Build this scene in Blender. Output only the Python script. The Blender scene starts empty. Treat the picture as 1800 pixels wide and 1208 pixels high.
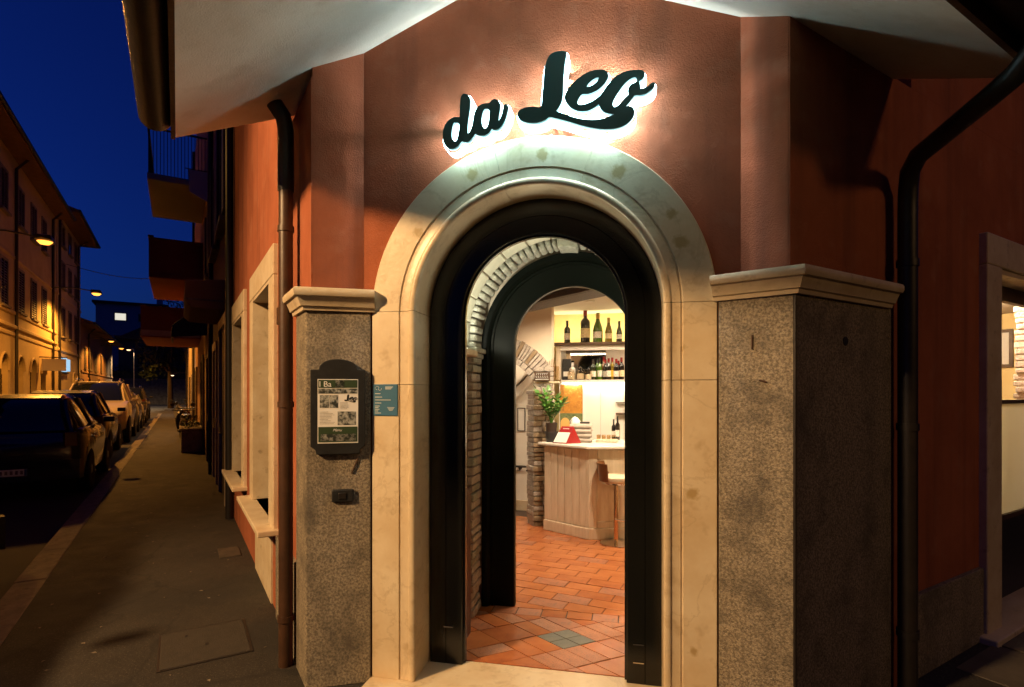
import bpy, bmesh, math, random
from mathutils import Matrix, Vector
random.seed(7)
R = math.radians
sc = bpy.context.scene
col = sc.collection

# ------------------------------------------------------------------ camera, sky, exposure
cam_d = bpy.data.cameras.new('camera'); cam = bpy.data.objects.new('camera', cam_d); col.objects.link(cam)
cam.location = (0.516, -3.0, 1.72)
cam.rotation_euler = (R(90), 0, R(12.0))
cam_d.sensor_width = 36.0; cam_d.lens = 36.0*960/1800
cam_d.shift_y = (688-604)/1800.0
cam_d.clip_start = 0.02; cam_d.clip_end = 900
sc.camera = cam
world = bpy.data.worlds.new('World'); sc.world = world; world.use_nodes = True
wn = world.node_tree.nodes; wl = world.node_tree.links
bg = wn['Background']
sky = wn.new('ShaderNodeTexSky'); sky.sky_type = 'NISHITA'; sky.sun_disc = False
sky.sun_elevation = R(-3.0); sky.sun_rotation = R(250); sky.ozone_density = 4.0; sky.dust_density = 0.3; sky.air_density = 1.0
tint = wn.new('ShaderNodeMixRGB'); tint.blend_type = 'MULTIPLY'; tint.inputs[0].default_value = 1.0
tint.inputs[2].default_value = (0.10, 0.42, 1.0, 1)
wl.new(sky.outputs[0], tint.inputs[1]); wl.new(tint.outputs[0], bg.inputs[0]); bg.inputs[1].default_value = 1.25
sc.view_settings.view_transform = 'Standard'; sc.view_settings.look = 'None'
sc.view_settings.exposure = 0.0; sc.view_settings.gamma = 1.0
sc.cycles.max_bounces = 7; sc.cycles.diffuse_bounces = 4; sc.cycles.glossy_bounces = 3; sc.cycles.transmission_bounces = 5
sc.cycles.caustics_reflective = False; sc.cycles.caustics_refractive = False
sc.cycles.sample_clamp_indirect = 4.0
sc.cycles.use_denoising = True

# ------------------------------------------------------------------ frames of the place
PL = Vector((-1.30, -.17, 0)); PR = Vector((1.30, -.17, 0))       # the two corners of the chamfered front
AL = R(133.5); AR = R(43.5)
ML = Matrix.Translation(PL) @ Matrix.Rotation(AL, 4, 'Z')         # left street: x along the facade, y out into the street
MR = Matrix.Translation(PR) @ Matrix.Rotation(AR, 4, 'Z')         # right facade: x along it, y into the building
AG = math.atan2(.155, .328)
MGL = Matrix.Translation(PL) @ Matrix.Rotation(AG, 4, 'Z')        # left granite face: x to the door, y inward
MGR = Matrix.Translation((.972, -.015, 0)) @ Matrix.Rotation(-AG, 4, 'Z')
GW = math.hypot(.155, .328)
ZC = 2.17                                                          # height of the arches' centre
def S(t, o, z=0): return ML @ Vector((t, o, z))

# ------------------------------------------------------------------ mesh helpers
class MB:
    def __init__(s, M=None): s.v = []; s.f = []; s.M = M
    def add(s, vs, fs):
        n = len(s.v)
        for p in vs:
            p = Vector(p)
            s.v.append(s.M @ p if s.M else p)
        s.f += [tuple(i+n for i in q) for q in fs]
        return s
    def box(s, x0, x1, y0, y1, z0, z1):
        return s.add([(x0,y0,z0),(x1,y0,z0),(x1,y1,z0),(x0,y1,z0),(x0,y0,z1),(x1,y0,z1),(x1,y1,z1),(x0,y1,z1)],
                     [(0,3,2,1),(4,5,6,7),(0,1,5,4),(1,2,6,5),(2,3,7,6),(3,0,4,7)])
    def prism(s, poly, z0, z1):
        n = len(poly)
        return s.add([(x,y,z0) for x,y in poly]+[(x,y,z1) for x,y in poly],
                     [tuple(range(n))[::-1], tuple(range(n,2*n))]+[(i,(i+1)%n,n+(i+1)%n,n+i) for i in range(n)])
    def prism_y(s, poly, y0, y1):           # polygon in x,z extruded along y
        n = len(poly)
        return s.add([(x,y0,z) for x,z in poly]+[(x,y1,z) for x,z in poly],
                     [tuple(range(n)), tuple(range(n,2*n))[::-1]]+[(i,n+i,n+(i+1)%n,(i+1)%n) for i in range(n)])
    def prism_x(s, poly, x0, x1):           # polygon in y,z extruded along x
        n = len(poly)
        return s.add([(x0,y,z) for y,z in poly]+[(x1,y,z) for y,z in poly],
                     [tuple(range(n))[::-1], tuple(range(n,2*n))]+[(i,(i+1)%n,n+(i+1)%n,n+i) for i in range(n)])
    def lathe(s, prof, n=16, c=(0,0,0), axis='z'):
        vs = []; fs = []; m = len(prof)
        for i in range(n):
            a = 2*math.pi*i/n
            for r, h in prof:
                p = (r*math.cos(a), r*math.sin(a), h)
                if axis == 'y': p = (p[0], p[2], p[1])
                if axis == 'x': p = (p[2], p[0], p[1])
                vs.append((c[0]+p[0], c[1]+p[1], c[2]+p[2]))
        for i in range(n):
            j = (i+1) % n
            for k in range(m-1): fs.append((i*m+k, j*m+k, j*m+k+1, i*m+k+1))
        if prof[0][0] > 1e-6: fs.append(tuple(i*m for i in range(n))[::-1])
        if prof[-1][0] > 1e-6: fs.append(tuple(i*m+m-1 for i in range(n)))
        return s.add(vs, fs)
    def tube(s, pts, r, n=8, cap=True):
        pts = [Vector(p) for p in pts]; vs = []; fs = []
        rr = r if isinstance(r, (list, tuple)) else [r]*len(pts)
        d0 = None
        for i, p in enumerate(pts):
            a = pts[max(i-1,0)]; b = pts[min(i+1,len(pts)-1)]
            d = (b-a).normalized()
            if d0 is None:
                u = d.orthogonal().normalized()
            else:
                u = (u-d*u.dot(d)).normalized()
            d0 = d; w = d.cross(u)
            for k in range(n):
                t = 2*math.pi*k/n
                vs.append(p+(u*math.cos(t)+w*math.sin(t))*rr[i])
        for i in range(len(pts)-1):
            for k in range(n):
                l = (k+1) % n
                fs.append((i*n+k, i*n+l, (i+1)*n+l, (i+1)*n+k))
        if cap: fs += [tuple(range(n))[::-1], tuple(range((len(pts)-1)*n, len(pts)*n))]
        return s.add(vs, fs)
    def loft(s, rings, cap=True):
        n = len(rings[0]); vs = [p for r in rings for p in r]; fs = []
        for i in range(len(rings)-1):
            for k in range(n):
                l = (k+1) % n
                fs.append((i*n+k, i*n+l, (i+1)*n+l, (i+1)*n+k))
        if cap: fs += [tuple(range(n))[::-1], tuple(range((len(rings)-1)*n, len(rings)*n))]
        return s.add(vs, fs)
    def arch(s, prof, path, cx=0.0, zc=ZC):                # a closed profile of (r, y) swept up a jamb, round the arch, down the other jamb
        rings = []
        for kind, val in path:
            if kind == 'L': rings.append([(cx-r, y, val) for r, y in prof])
            elif kind == 'R': rings.append([(cx+r, y, val) for r, y in prof])
            else: rings.append([(cx+r*math.cos(val), y, zc+r*math.sin(val)) for r, y in prof])
        return s.loft(rings)
    def mesh(s, name, smooth=None, recalc=True):
        me = bpy.data.meshes.new(name); me.from_pydata([tuple(p) for p in s.v], [], s.f)
        if recalc:
            bm = bmesh.new(); bm.from_mesh(me); bmesh.ops.recalc_face_normals(bm, faces=bm.faces); bm.to_mesh(me); bm.free()
        if smooth is not None:
            me.shade_smooth(); me.set_sharp_from_angle(angle=R(smooth))
        me.update()
        return me
    def build(s, name, mat, parent=None, smooth=None, bev=0, loc=None, rz=0):
        me = s.mesh(name, smooth); me.materials.append(mat)
        return link(name, me, parent, bev, loc, rz)

def link(name, me, parent=None, bev=0, loc=None, rz=0):
    o = bpy.data.objects.new(name, me); col.objects.link(o)
    if parent: o.parent = parent
    if loc: o.location = loc
    if rz: o.rotation_euler = (0, 0, rz)
    if bev:
        m = o.modifiers.new('bevel', 'BEVEL'); m.width = bev; m.segments = 2; m.limit_method = 'ANGLE'; m.angle_limit = R(40)
    return o
def tag(o, label, cat, group=None):
    o['label'] = label; o['category'] = cat
    if group: o['group'] = group
    return o
def thing(name, label, cat, loc=(0,0,0), rz=0, group=None):
    o = bpy.data.objects.new(name, None); col.objects.link(o); o.location = loc; o.rotation_euler = (0,0,rz); o.empty_display_size = .1
    return tag(o, label, cat, group)
def struct(o): o['kind'] = 'structure'; return o
def arcpath(a0, a1, n): return [('A', a0+(a1-a0)*i/n) for i in range(n+1)]
def light(name, kind, loc, power, color, parent=None, size=.1, rot=None, spot=None, blend=.5, size_y=None):
    d = bpy.data.lights.new(name, kind); d.energy = power; d.color = color
    if kind == 'AREA':
        d.size = size
        if size_y: d.shape = 'RECTANGLE'; d.size_y = size_y
    else: d.shadow_soft_size = size
    if kind == 'SPOT': d.spot_size = spot; d.spot_blend = blend
    o = bpy.data.objects.new(name, d); col.objects.link(o); o.location = loc
    if rot: o.rotation_euler = rot
    if parent: o.parent = parent
    return o
def outline_mesh(splines, extr, offset=0.0, sub=4):   # closed outlines (x, z) with holes, filled and given depth
    cu = bpy.data.curves.new('outline', 'CURVE'); cu.dimensions = '2D'; cu.fill_mode = 'BOTH'; cu.extrude = extr; cu.offset = offset
    for pts in splines:
        n = len(pts); out = []
        for i in range(n):
            p0, p1, p2, p3 = (Vector(pts[(i+k) % n]) for k in (-1, 0, 1, 2))
            # keep sharp notches sharp
            def sharp(a, b, c): return (b-a).normalized().dot((c-b).normalized()) < .1
            m1 = Vector((0,0)) if sharp(p0,p1,p2) else (p2-p0)*.5
            m2 = Vector((0,0)) if sharp(p1,p2,p3) else (p3-p1)*.5
            L_ = (p2-p1).length
            if m1.length > L_: m1 = m1.normalized()*L_
            if m2.length > L_: m2 = m2.normalized()*L_
            for k in range(sub):
                t = k/sub; t2 = t*t; t3 = t2*t
                out.append(p1*(2*t3-3*t2+1)+m1*(t3-2*t2+t)+p2*(-2*t3+3*t2)+m2*(t3-t2))
        sp = cu.splines.new('POLY'); sp.points.add(len(out)-1); sp.use_cyclic_u = True
        for q, p in zip(sp.points, out): q.co = (p.x, p.y, 0, 1)
    o = bpy.data.objects.new('outline_tmp', cu); col.objects.link(o)
    bpy.context.view_layer.update()
    me = bpy.data.meshes.new_from_object(o.evaluated_get(bpy.context.evaluated_depsgraph_get()))
    bpy.data.objects.remove(o); bpy.data.curves.remove(cu)
    for v in me.vertices: v.co = (v.co.x, -v.co.z, v.co.y)
    me.update()
    return me
def text_mesh(body, size, extr=0.0006, align='LEFT', shear=0):
    cu = bpy.data.curves.new('text', 'FONT'); cu.body = body; cu.size = size; cu.extrude = extr; cu.align_x = align; cu.shear = shear
    o = bpy.data.objects.new('text_tmp', cu); col.objects.link(o); bpy.context.view_layer.update()
    me = bpy.data.meshes.new_from_object(o.evaluated_get(bpy.context.evaluated_depsgraph_get()))
    bpy.data.objects.remove(o); bpy.data.curves.remove(cu)
    for v in me.vertices: v.co = (v.co.x, -v.co.z, v.co.y)
    me.update()
    return me

# ------------------------------------------------------------------ materials
def pm(name, c1, c2=None, scale=4, detail=5, rough=.6, bump=0, bscale=60, metal=0, coat=0, spec=.5, lo=.35, hi=.65, c3=None, scale3=30,
       lo3=.55, hi3=.7, stretch=None, rvar=0, coat_rough=.05, bdetail=4, spots=None, spot_col=None, emit=None, estr=0, world=False, streak=None, veins=None, cracks=None, bump2=0, b2scale=6, patch=None):
    m = bpy.data.materials.new(name); m.use_nodes = True
    nt = m.node_tree; N = nt.nodes; K = nt.links; b = N['Principled BSDF']
    b.inputs['Roughness'].default_value = rough; b.inputs['Metallic'].default_value = metal
    b.inputs['Specular IOR Level'].default_value = spec; b.inputs['Coat Weight'].default_value = coat; b.inputs['Coat Roughness'].default_value = coat_rough
    b.inputs['Base Color'].default_value = (*c1, 1)
    tc = N.new('ShaderNodeTexCoord'); vec = tc.outputs['Object']
    if world:
        ge = N.new('ShaderNodeNewGeometry'); vec = ge.outputs['Position']
    if stretch:
        mp = N.new('ShaderNodeMapping'); mp.inputs['Scale'].default_value = stretch; K.new(vec, mp.inputs[0]); vec = mp.outputs[0]
    def noise(sc_, det):
        n = N.new('ShaderNodeTexNoise'); n.inputs['Scale'].default_value = sc_; n.inputs['Detail'].default_value = det; n.inputs['Roughness'].default_value = .62
        K.new(vec, n.inputs['Vector']); return n.outputs['Fac']
    def rng(f, a, c):
        r = N.new('ShaderNodeMapRange'); r.inputs[1].default_value = a; r.inputs[2].default_value = c; K.new(f, r.inputs[0]); return r.outputs[0]
    out = None
    if c2:
        mx = N.new('ShaderNodeMixRGB'); mx.inputs[1].default_value = (*c1,1); mx.inputs[2].default_value = (*c2,1)
        K.new(rng(noise(scale, detail), lo, hi), mx.inputs[0]); out = mx.outputs[0]
    if c3:
        mx = N.new('ShaderNodeMixRGB'); mx.inputs[1].default_value = (*c1,1)
        if out: K.new(out, mx.inputs[1])
        mx.inputs[2].default_value = (*c3,1); K.new(rng(noise(scale3, 3), lo3, hi3), mx.inputs[0]); out = mx.outputs[0]
    def mixin(fac, colr):
        nonlocal out
        mx = N.new('ShaderNodeMixRGB'); mx.inputs[1].default_value = (*c1,1); mx.inputs[2].default_value = (*colr,1)
        if out: K.new(out, mx.inputs[1])
        K.new(fac, mx.inputs[0]); out = mx.outputs[0]
    def rng2(f, a, b_, c, d):
        r_ = N.new('ShaderNodeMapRange'); r_.inputs[1].default_value = a; r_.inputs[2].default_value = b_; r_.inputs[3].default_value = c; r_.inputs[4].default_value = d; K.new(f, r_.inputs[0]); return r_.outputs[0]
    if patch:            # large areas of another tone with a clear edge
        mixin(rng2(noise(patch[1], 2), .54, .56, 0, patch[2]), patch[0])
    if streak:           # rain streaks: noise drawn out along the vertical
        sp_ = N.new('ShaderNodeMapping'); sp_.inputs['Scale'].default_value = (streak[1], streak[1], streak[1]*.06); K.new(vec, sp_.inputs[0])
        sn = N.new('ShaderNodeTexNoise'); sn.inputs['Scale'].default_value = 1; sn.inputs['Detail'].default_value = 6; K.new(sp_.outputs[0], sn.inputs['Vector'])
        mixin(rng2(sn.outputs['Fac'], .50, .74, 0, streak[2]), streak[0])
    if veins:
        vn = N.new('ShaderNodeTexNoise'); vn.inputs['Scale'].default_value = veins[1]; vn.inputs['Detail'].default_value = 7; vn.inputs['Roughness'].default_value = .6; vn.inputs['Distortion'].default_value = .8; K.new(vec, vn.inputs['Vector'])
        sb_ = N.new('ShaderNodeMath'); sb_.operation = 'SUBTRACT'; sb_.inputs[1].default_value = .5; K.new(vn.outputs['Fac'], sb_.inputs[0])
        ab_ = N.new('ShaderNodeMath'); ab_.operation = 'ABSOLUTE'; K.new(sb_.outputs[0], ab_.inputs[0])
        mixin(rng2(ab_.outputs[0], .0, .016, veins[2], 0), veins[0])
    if cracks:
        wn_ = N.new('ShaderNodeTexNoise'); wn_.inputs['Scale'].default_value = 3; wn_.inputs['Detail'].default_value = 5; K.new(vec, wn_.inputs['Vector'])
        wa = N.new('ShaderNodeVectorMath'); wa.operation = 'SCALE'; wa.inputs['Scale'].default_value = .35; K.new(wn_.outputs['Color'], wa.inputs[0])
        wb = N.new('ShaderNodeVectorMath'); wb.operation = 'ADD'; K.new(vec, wb.inputs[0]); K.new(wa.outputs[0], wb.inputs[1])
        vo = N.new('ShaderNodeTexVoronoi'); vo.feature = 'DISTANCE_TO_EDGE'; vo.inputs['Scale'].default_value = cracks[1]; K.new(wb.outputs[0], vo.inputs['Vector'])
        mixin(rng2(vo.outputs['Distance'], .002, .010, cracks[2], 0), cracks[0])
    if spots:
        nz = N.new('ShaderNodeTexNoise'); nz.inputs['Scale'].default_value = 38; nz.inputs['Detail'].default_value = 7; K.new(tc.outputs['Object'], nz.inputs['Vector'])
        mask = None
        for (x, z, r_) in spots:
            mu = N.new('ShaderNodeVectorMath'); mu.operation = 'MULTIPLY'; mu.inputs[1].default_value = (1,0,1); K.new(tc.outputs['Object'], mu.inputs[0])
            di = N.new('ShaderNodeVectorMath'); di.operation = 'DISTANCE'; di.inputs[1].default_value = (x,0,z); K.new(mu.outputs[0], di.inputs[0])
            ad = N.new('ShaderNodeMath'); ad.operation = 'MULTIPLY_ADD'; ad.inputs[1].default_value = .055; K.new(nz.outputs['Fac'], ad.inputs[0]); K.new(di.outputs['Value'], ad.inputs[2])
            mr = N.new('ShaderNodeMapRange'); mr.inputs[1].default_value = r_+.036; mr.inputs[2].default_value = r_+.016; K.new(ad.outputs[0], mr.inputs[0])
            if mask is None: mask = mr.outputs[0]
            else:
                mm = N.new('ShaderNodeMath'); mm.operation = 'MAXIMUM'; K.new(mask, mm.inputs[0]); K.new(mr.outputs[0], mm.inputs[1]); mask = mm.outputs[0]
        sm = N.new('ShaderNodeMath'); sm.operation = 'MULTIPLY'; sm.inputs[1].default_value = .75; K.new(mask, sm.inputs[0])
        mx = N.new('ShaderNodeMixRGB'); mx.inputs[2].default_value = (*spot_col,1); K.new(sm.outputs[0], mx.inputs[0])
        if out: K.new(out, mx.inputs[1])
        out = mx.outputs[0]
    if out: K.new(out, b.inputs['Base Color'])
    if rvar:
        mr = N.new('ShaderNodeMapRange'); mr.inputs[3].default_value = max(rough-rvar,.02); mr.inputs[4].default_value = min(rough+rvar,1); K.new(noise(scale*2.3+1, 4), mr.inputs[0]); K.new(mr.outputs[0], b.inputs['Roughness'])
    if bump:
        bn = N.new('ShaderNodeBump'); bn.inputs['Strength'].default_value = bump; bn.inputs['Distance'].default_value = .01; K.new(noise(bscale, bdetail), bn.inputs['Height']); K.new(bn.outputs[0], b.inputs['Normal'])
        if bump2:
            b2 = N.new('ShaderNodeBump'); b2.inputs['Strength'].default_value = bump2; b2.inputs['Distance'].default_value = .05; K.new(noise(b2scale, 3), b2.inputs['Height']); K.new(b2.outputs[0], bn.inputs['Normal'])
        if coat: K.new(bn.outputs[0], b.inputs['Coat Normal'])
    if emit:
        b.inputs['Emission Color'].default_value = (*emit,1); b.inputs['Emission Strength'].default_value = estr
    return m
def glass(name, colr=(1,1,1), rough=0.0, alpha_mix=.9):
    m = bpy.data.materials.new(name); m.use_nodes = True; nt = m.node_tree; N = nt.nodes; K = nt.links
    N.remove(N['Principled BSDF']); o = N['Material Output']
    t = N.new('ShaderNodeBsdfTransparent'); t.inputs[0].default_value = (*colr,1)
    g = N.new('ShaderNodeBsdfGlossy'); g.inputs['Roughness'].default_value = rough+.02
    f = N.new('ShaderNodeFresnel'); f.inputs[0].default_value = 1.45
    mx = N.new('ShaderNodeMixShader'); ge = N.new('ShaderNodeNewGeometry'); bf = N.new('ShaderNodeMath'); bf.operation = 'SUBTRACT'; bf.inputs[0].default_value = 1.0; K.new(ge.outputs['Backfacing'], bf.inputs[1]); ml = N.new('ShaderNodeMath'); ml.operation = 'MULTIPLY'; K.new(f.outputs[0], ml.inputs[0]); K.new(bf.outputs[0], ml.inputs[1]); K.new(ml.outputs[0], mx.inputs[0]); K.new(t.outputs[0], mx.inputs[1]); K.new(g.outputs[0], mx.inputs[2]); K.new(mx.outputs[0], o.inputs[0])
    return m
def emission(name, c, s):
    m = bpy.data.materials.new(name); m.use_nodes = True; nt = m.node_tree; N = nt.nodes
    N.remove(N['Principled BSDF']); e = N.new('ShaderNodeEmission'); e.inputs[0].default_value = (*c,1); e.inputs[1].default_value = s
    nt.links.new(e.outputs[0], N['Material Output'].inputs[0]); return m

SPOTS = [(.05,3.03,.036),(-.354,2.953,.036),(.465,2.901,.036),(-.681,2.642,.03),(.789,2.508,.036),(.74,2.653,.026),(.846,1.183,.03),(.849,.356,.02),(.80,1.95,.012)]
M = {}
M['stucco'] = pm('terracotta stucco', (.40,.128,.066), (.30,.093,.047), 1.6, 7, .9, .6, 120, bdetail=7, c3=(.40,.165,.10), scale3=4, lo3=.55, hi3=.85, spec=.12, streak=((.16,.062,.040),7,.55), bump2=.22, b2scale=4)
M['soffit'] = pm('cream soffit plaster', (.82,.80,.72), (.72,.69,.60), 2.2, 6, .85, .5, 120, c3=(.62,.58,.48), scale3=5, lo3=.55, hi3=.85, spec=.2, bump2=.15, b2scale=4)
M['granite'] = pm('bush-hammered granite', (.37,.31,.225), (.15,.123,.09), 82, 8, .72, 1.0, 130, c3=(.075,.062,.048), scale3=5, lo3=.48, hi3=.82, bdetail=7, lo=.40, hi=.60, streak=((.10,.085,.065),5,.5))
M['marble'] = pm('cream marble', (.72,.61,.44), (.58,.44,.27), 2.6, 8, .34, .14, 38, c3=(.40,.28,.15), scale3=7.5, lo3=.56, hi3=.84, lo=.38, hi=.70, rvar=.1, veins=((.44,.33,.20),1.7,.38), spots=SPOTS, spot_col=(.36,.24,.08))
M['marble2'] = pm('cream limestone trim', (.66,.56,.41), (.55,.43,.28), 5, 6, .45, .15, 50, c3=(.33,.25,.16), scale3=12, lo3=.6, hi3=.8)
M['black_paint'] = pm('black green gloss paint', (.006,.0065,.006), None, rough=.10, bump=.10, bscale=140, spec=.5, rvar=.04)
M['green_paint'] = pm('dark green satin paint', (.0022,.0035,.0025), (.003,.0048,.0035), 3, 4, rough=.36, spec=.14, bump=.06, bscale=30)
M['tile'] = pm('terracotta floor tile', (.43,.148,.055), (.33,.100,.038), 7, 5, .19, .16, 55, c3=(.25,.10,.055), scale3=16, lo3=.6, hi3=.8, rvar=.12)
M['tile2'] = pm('orange floor tile', (.47,.168,.062), (.39,.128,.046), 6, 5, .17, .14, 55, c3=(.30,.13,.07), scale3=20, lo3=.62, hi3=.82, rvar=.12)
M['tile3'] = pm('dusky floor tile', (.40,.155,.075), (.31,.115,.06), 6, 5, .36, .2, 60, c3=(.16,.09,.07), scale3=24, lo3=.55, hi3=.75)
M['tile4'] = pm('pitted worn tile', (.46,.18,.075), (.34,.12,.05), 7, 5, .40, .5, 90, c3=(.10,.06,.045), scale3=130, lo3=.56, hi3=.66)
M['tile_grey'] = pm('blue grey stone tile', (.085,.095,.095), (.13,.135,.115), 8, 5, .35, .2, 60)
M['grout'] = pm('dark tile grout', (.075,.042,.028), (.05,.03,.022), 30, 4, .85, .3, 120)
M['brick_grey'] = pm('grey washed brick', (.50,.45,.40), (.36,.31,.27), 22, 5, .8, .8, 70, c3=(.18,.14,.11), scale3=50, lo3=.55, hi3=.75)
M['brick_brown'] = pm('brown rubble stone', (.33,.245,.155), (.21,.15,.09), 16, 5, .85, .9, 60, c3=(.45,.37,.26), scale3=30, lo3=.58, hi3=.75)
M['mortar'] = pm('pale mortar', (.40,.34,.26), (.28,.23,.17), 30, 4, .9, .6, 90)
M['vault'] = pm('pale vault stone', (.56,.55,.44), (.46,.46,.36), 9, 6, .7, .5, 110, c3=(.34,.34,.27), scale3=40, lo3=.58, hi3=.8)
M['vault_edge'] = pm('rough hewn vault stone', (.43,.43,.36), (.28,.28,.23), 30, 6, .8, 1.0, 90, c3=(.55,.54,.44), scale3=22, lo3=.55, hi3=.75)
M['cream_wall'] = pm('cream interior plaster', (.72,.62,.50), (.66,.55,.43), 2, 5, .8, .15, 60)
M['white_wall'] = pm('white interior plaster', (.78,.74,.68), (.72,.68,.61), 2, 5, .8, .1, 60)
M['yellow_wall'] = pm('yellow interior plaster', (.86,.70,.36), (.82,.64,.30), 3, 4, .8, .1, 60)
M['beam'] = pm('dark oak beam', (.050,.027,.016), (.030,.016,.010), 5, 6, .55, .4, 40, stretch=(1,1,6))
M['white_wood'] = pm('limed oak', (.74,.64,.50), (.64,.53,.39), 4, 6, .5, .2, 40, stretch=(7,7,.7), c3=(.55,.43,.30), scale3=9, lo3=.58, hi3=.8)
M['white_paint'] = pm('white lacquer', (.78,.75,.70), None, rough=.35, bump=.03, bscale=12)
M['marble_top'] = pm('white counter top', (.80,.77,.70), (.72,.68,.6), 6, 4, .25)
M['dark_wood'] = pm('dark brown wood', (.06,.032,.018), (.10,.055,.03), 8, 5, .4, .2, 40)
M['red'] = pm('glossy red card', (.30,.008,.012), None, rough=.3)
M['paper'] = pm('white paper', (.78,.76,.72), None, rough=.8)
M['black'] = pm('matt black', (.012,.012,.012), (.02,.02,.02), 20, 3, .45, .08, 80)
M['black_metal'] = pm('black pipe paint', (.010,.008,.007), (.017,.012,.010), 12, 4, .45, .15, 40)
M['brown_metal'] = pm('brown painted pipe', (.07,.032,.016), (.045,.021,.011), 9, 5, .42, .15, 40)
M['chrome'] = pm('chrome', (.75,.72,.68), None, rough=.08, metal=1)
M['brass'] = pm('copper steel', (.55,.36,.22), None, rough=.15, metal=1)
M['letter_face'] = pm('black letter face tinted with teal glow', (.018,.115,.130), None, rough=.32, spec=.5)  # black faces; the teal paints the sign's glow bleeding over them
M['letter_edge'] = pm('teal letter edge', (.20,.42,.46), None, rough=.3)
M['sign_glow'] = emission('lit white acrylic', (.55,.95,1.0), 14)
M['blue_plate'] = pm('steel blue plate', (.055,.16,.27), (.045,.14,.24), 6, 3, .35)
M['plate_ink'] = pm('pale print', (.55,.60,.62), None, rough=.6)
M['ink'] = pm('grey print', (.10,.10,.10), (.3,.3,.3), 90, 4, .6, lo=.45, hi=.55)
M['photo_print'] = pm('monochrome photo print', (.03,.035,.03), (.42,.42,.38), 42, 5, .5, lo=.42, hi=.62)
M['green_print'] = pm('dark green print', (.03,.055,.022), None, rough=.5)
M['asphalt'] = pm('worn pavement asphalt', (.027,.022,.018), (.014,.012,.0105), 1.1, 8, .80, .9, 120, c3=(.085,.070,.055), scale3=75, lo3=.55, hi3=.70, bdetail=8, patch=((.017,.015,.014),.55,.7), cracks=((.010,.009,.008),.45,.8), bump2=.5, b2scale=2.5, rvar=.15)
M['road'] = pm('road asphalt', (.040,.038,.036), (.028,.027,.026), 1.1, 6, .8, .6, 120, c3=(.07,.065,.06), scale3=160, lo3=.6, hi3=.75)
M['kerb'] = pm('pale kerb stone', (.24,.20,.15), (.13,.105,.08), 5, 7, .75, .9, 70, c3=(.08,.065,.05), scale3=14, lo3=.55, hi3=.75)
M['steel_cover'] = pm('concrete filled cover', (.040,.033,.027), (.026,.022,.018), 14, 6, .8, .6, 100)
M['wood_red'] = pm('dark red painted wood', (.035,.006,.005), None, rough=.35)
M['facade_ochre'] = pm('ochre render', (.48,.36,.19), (.38,.28,.14), .7, 6, .85, .35, 40, c3=(.28,.20,.11), scale3=1.6, lo3=.6, hi3=.85)
M['facade_cream'] = pm('cream render', (.52,.42,.27), (.43,.34,.21), .6, 6, .85, .35, 40, c3=(.32,.25,.15), scale3=1.5, lo3=.6, hi3=.85)
M['facade_brown'] = pm('brown render', (.30,.17,.085), (.23,.125,.06), .7, 6, .85, .35, 40)
M['facade_red'] = pm('brick red render', (.30,.09,.045), (.22,.06,.03), .9, 5, .85, .3, 40)
M['facade_grey'] = pm('pale blue grey render', (.38,.40,.44), (.32,.34,.38), .6, 5, .85)
M['shutter'] = pm('dark wooden shutter', (.055,.036,.022), (.035,.022,.014), 4, 4, .6, .2, 30)
M['dark_glass'] = pm('dark window glass', (.010,.012,.016), None, rough=.06, spec=.6)
M['roof_tile'] = pm('clay roof tile', (.16,.075,.045), (.10,.05,.03), 4, 5, .85, .6, 20)
M['stone_wall'] = pm('rubble retaining wall', (.22,.19,.14), (.10,.085,.06), 3, 6, .9, 1.0, 8)
M['leaf'] = pm('glossy leaf', (.05,.17,.022), (.09,.25,.035), 12, 3, .3)
M['leaf_dark'] = pm('dark foliage', (.030,.050,.018), (.05,.075,.022), 2, 3, .6)
M['hedge'] = pm('hedge foliage', (.05,.085,.025), (.035,.06,.02), 2, 3, .6)
M['trunk'] = pm('bark', (.07,.05,.035), (.04,.03,.02), 8, 5, .9, .6, 30)
M['pot'] = pm('charcoal pot', (.05,.05,.05), (.035,.035,.035), 10, 3, .5)
M['pot_brown'] = pm('brown inner pot', (.045,.028,.02), None, rough=.5)
M['tyre'] = pm('rubber', (.012,.012,.012), None, rough=.8)
M['rim'] = pm('alloy rim', (.35,.35,.35), None, rough=.3, metal=1)
M['car_glass'] = pm('tinted car glass', (.006,.008,.012), None, rough=.05, spec=.8)
M['tail'] = pm('red lamp lens', (.07,.004,.004), None, rough=.15)
M['head'] = pm('clear lamp lens', (.30,.30,.30), None, rough=.12)
M['cushion'] = pm('grey folded cloth', (.48,.43,.38), (.40,.35,.30), 20, 4, .85, .3, 200)
M['leather'] = pm('cream leather', (.62,.52,.38), None, rough=.4)
M['frosted'] = None
M['art_orange'] = pm('ochre canvas', (.58,.27,.04), (.42,.17,.025), 18, 6, .8, .3, 60, c3=(.70,.40,.09), scale3=30)
M['art_green'] = pm('green canvas', (.12,.17,.06), (.22,.23,.10), 22, 6, .8, .3, 60, c3=(.05,.09,.04), scale3=30)
M['asphalt_patch'] = pm('tar repair asphalt', (.012,.011,.0105), (.020,.018,.016), 5, 7, .7, .9, 90, c3=(.05,.044,.038), scale3=90, lo3=.6, hi3=.72)
M['stone_slab'] = pm('paving slab', (.09,.075,.06), (.06,.05,.04), 6, 6, .75, .4, 90)
SODIUM = (1.0, .40, .055); WARM = (1.0, .72, .42); ROOM = (1.0, .78, .52)

# ================================================================== THE GROUND
g = MB().box(-260, 260, -260, 260, -.5, -.128).build('ground', M['road']); struct(g)
rd = MB(ML).box(-30, 110, 1.89, 5.7, -.126, -.118).build('street_road', M['road']); struct(rd)
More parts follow.
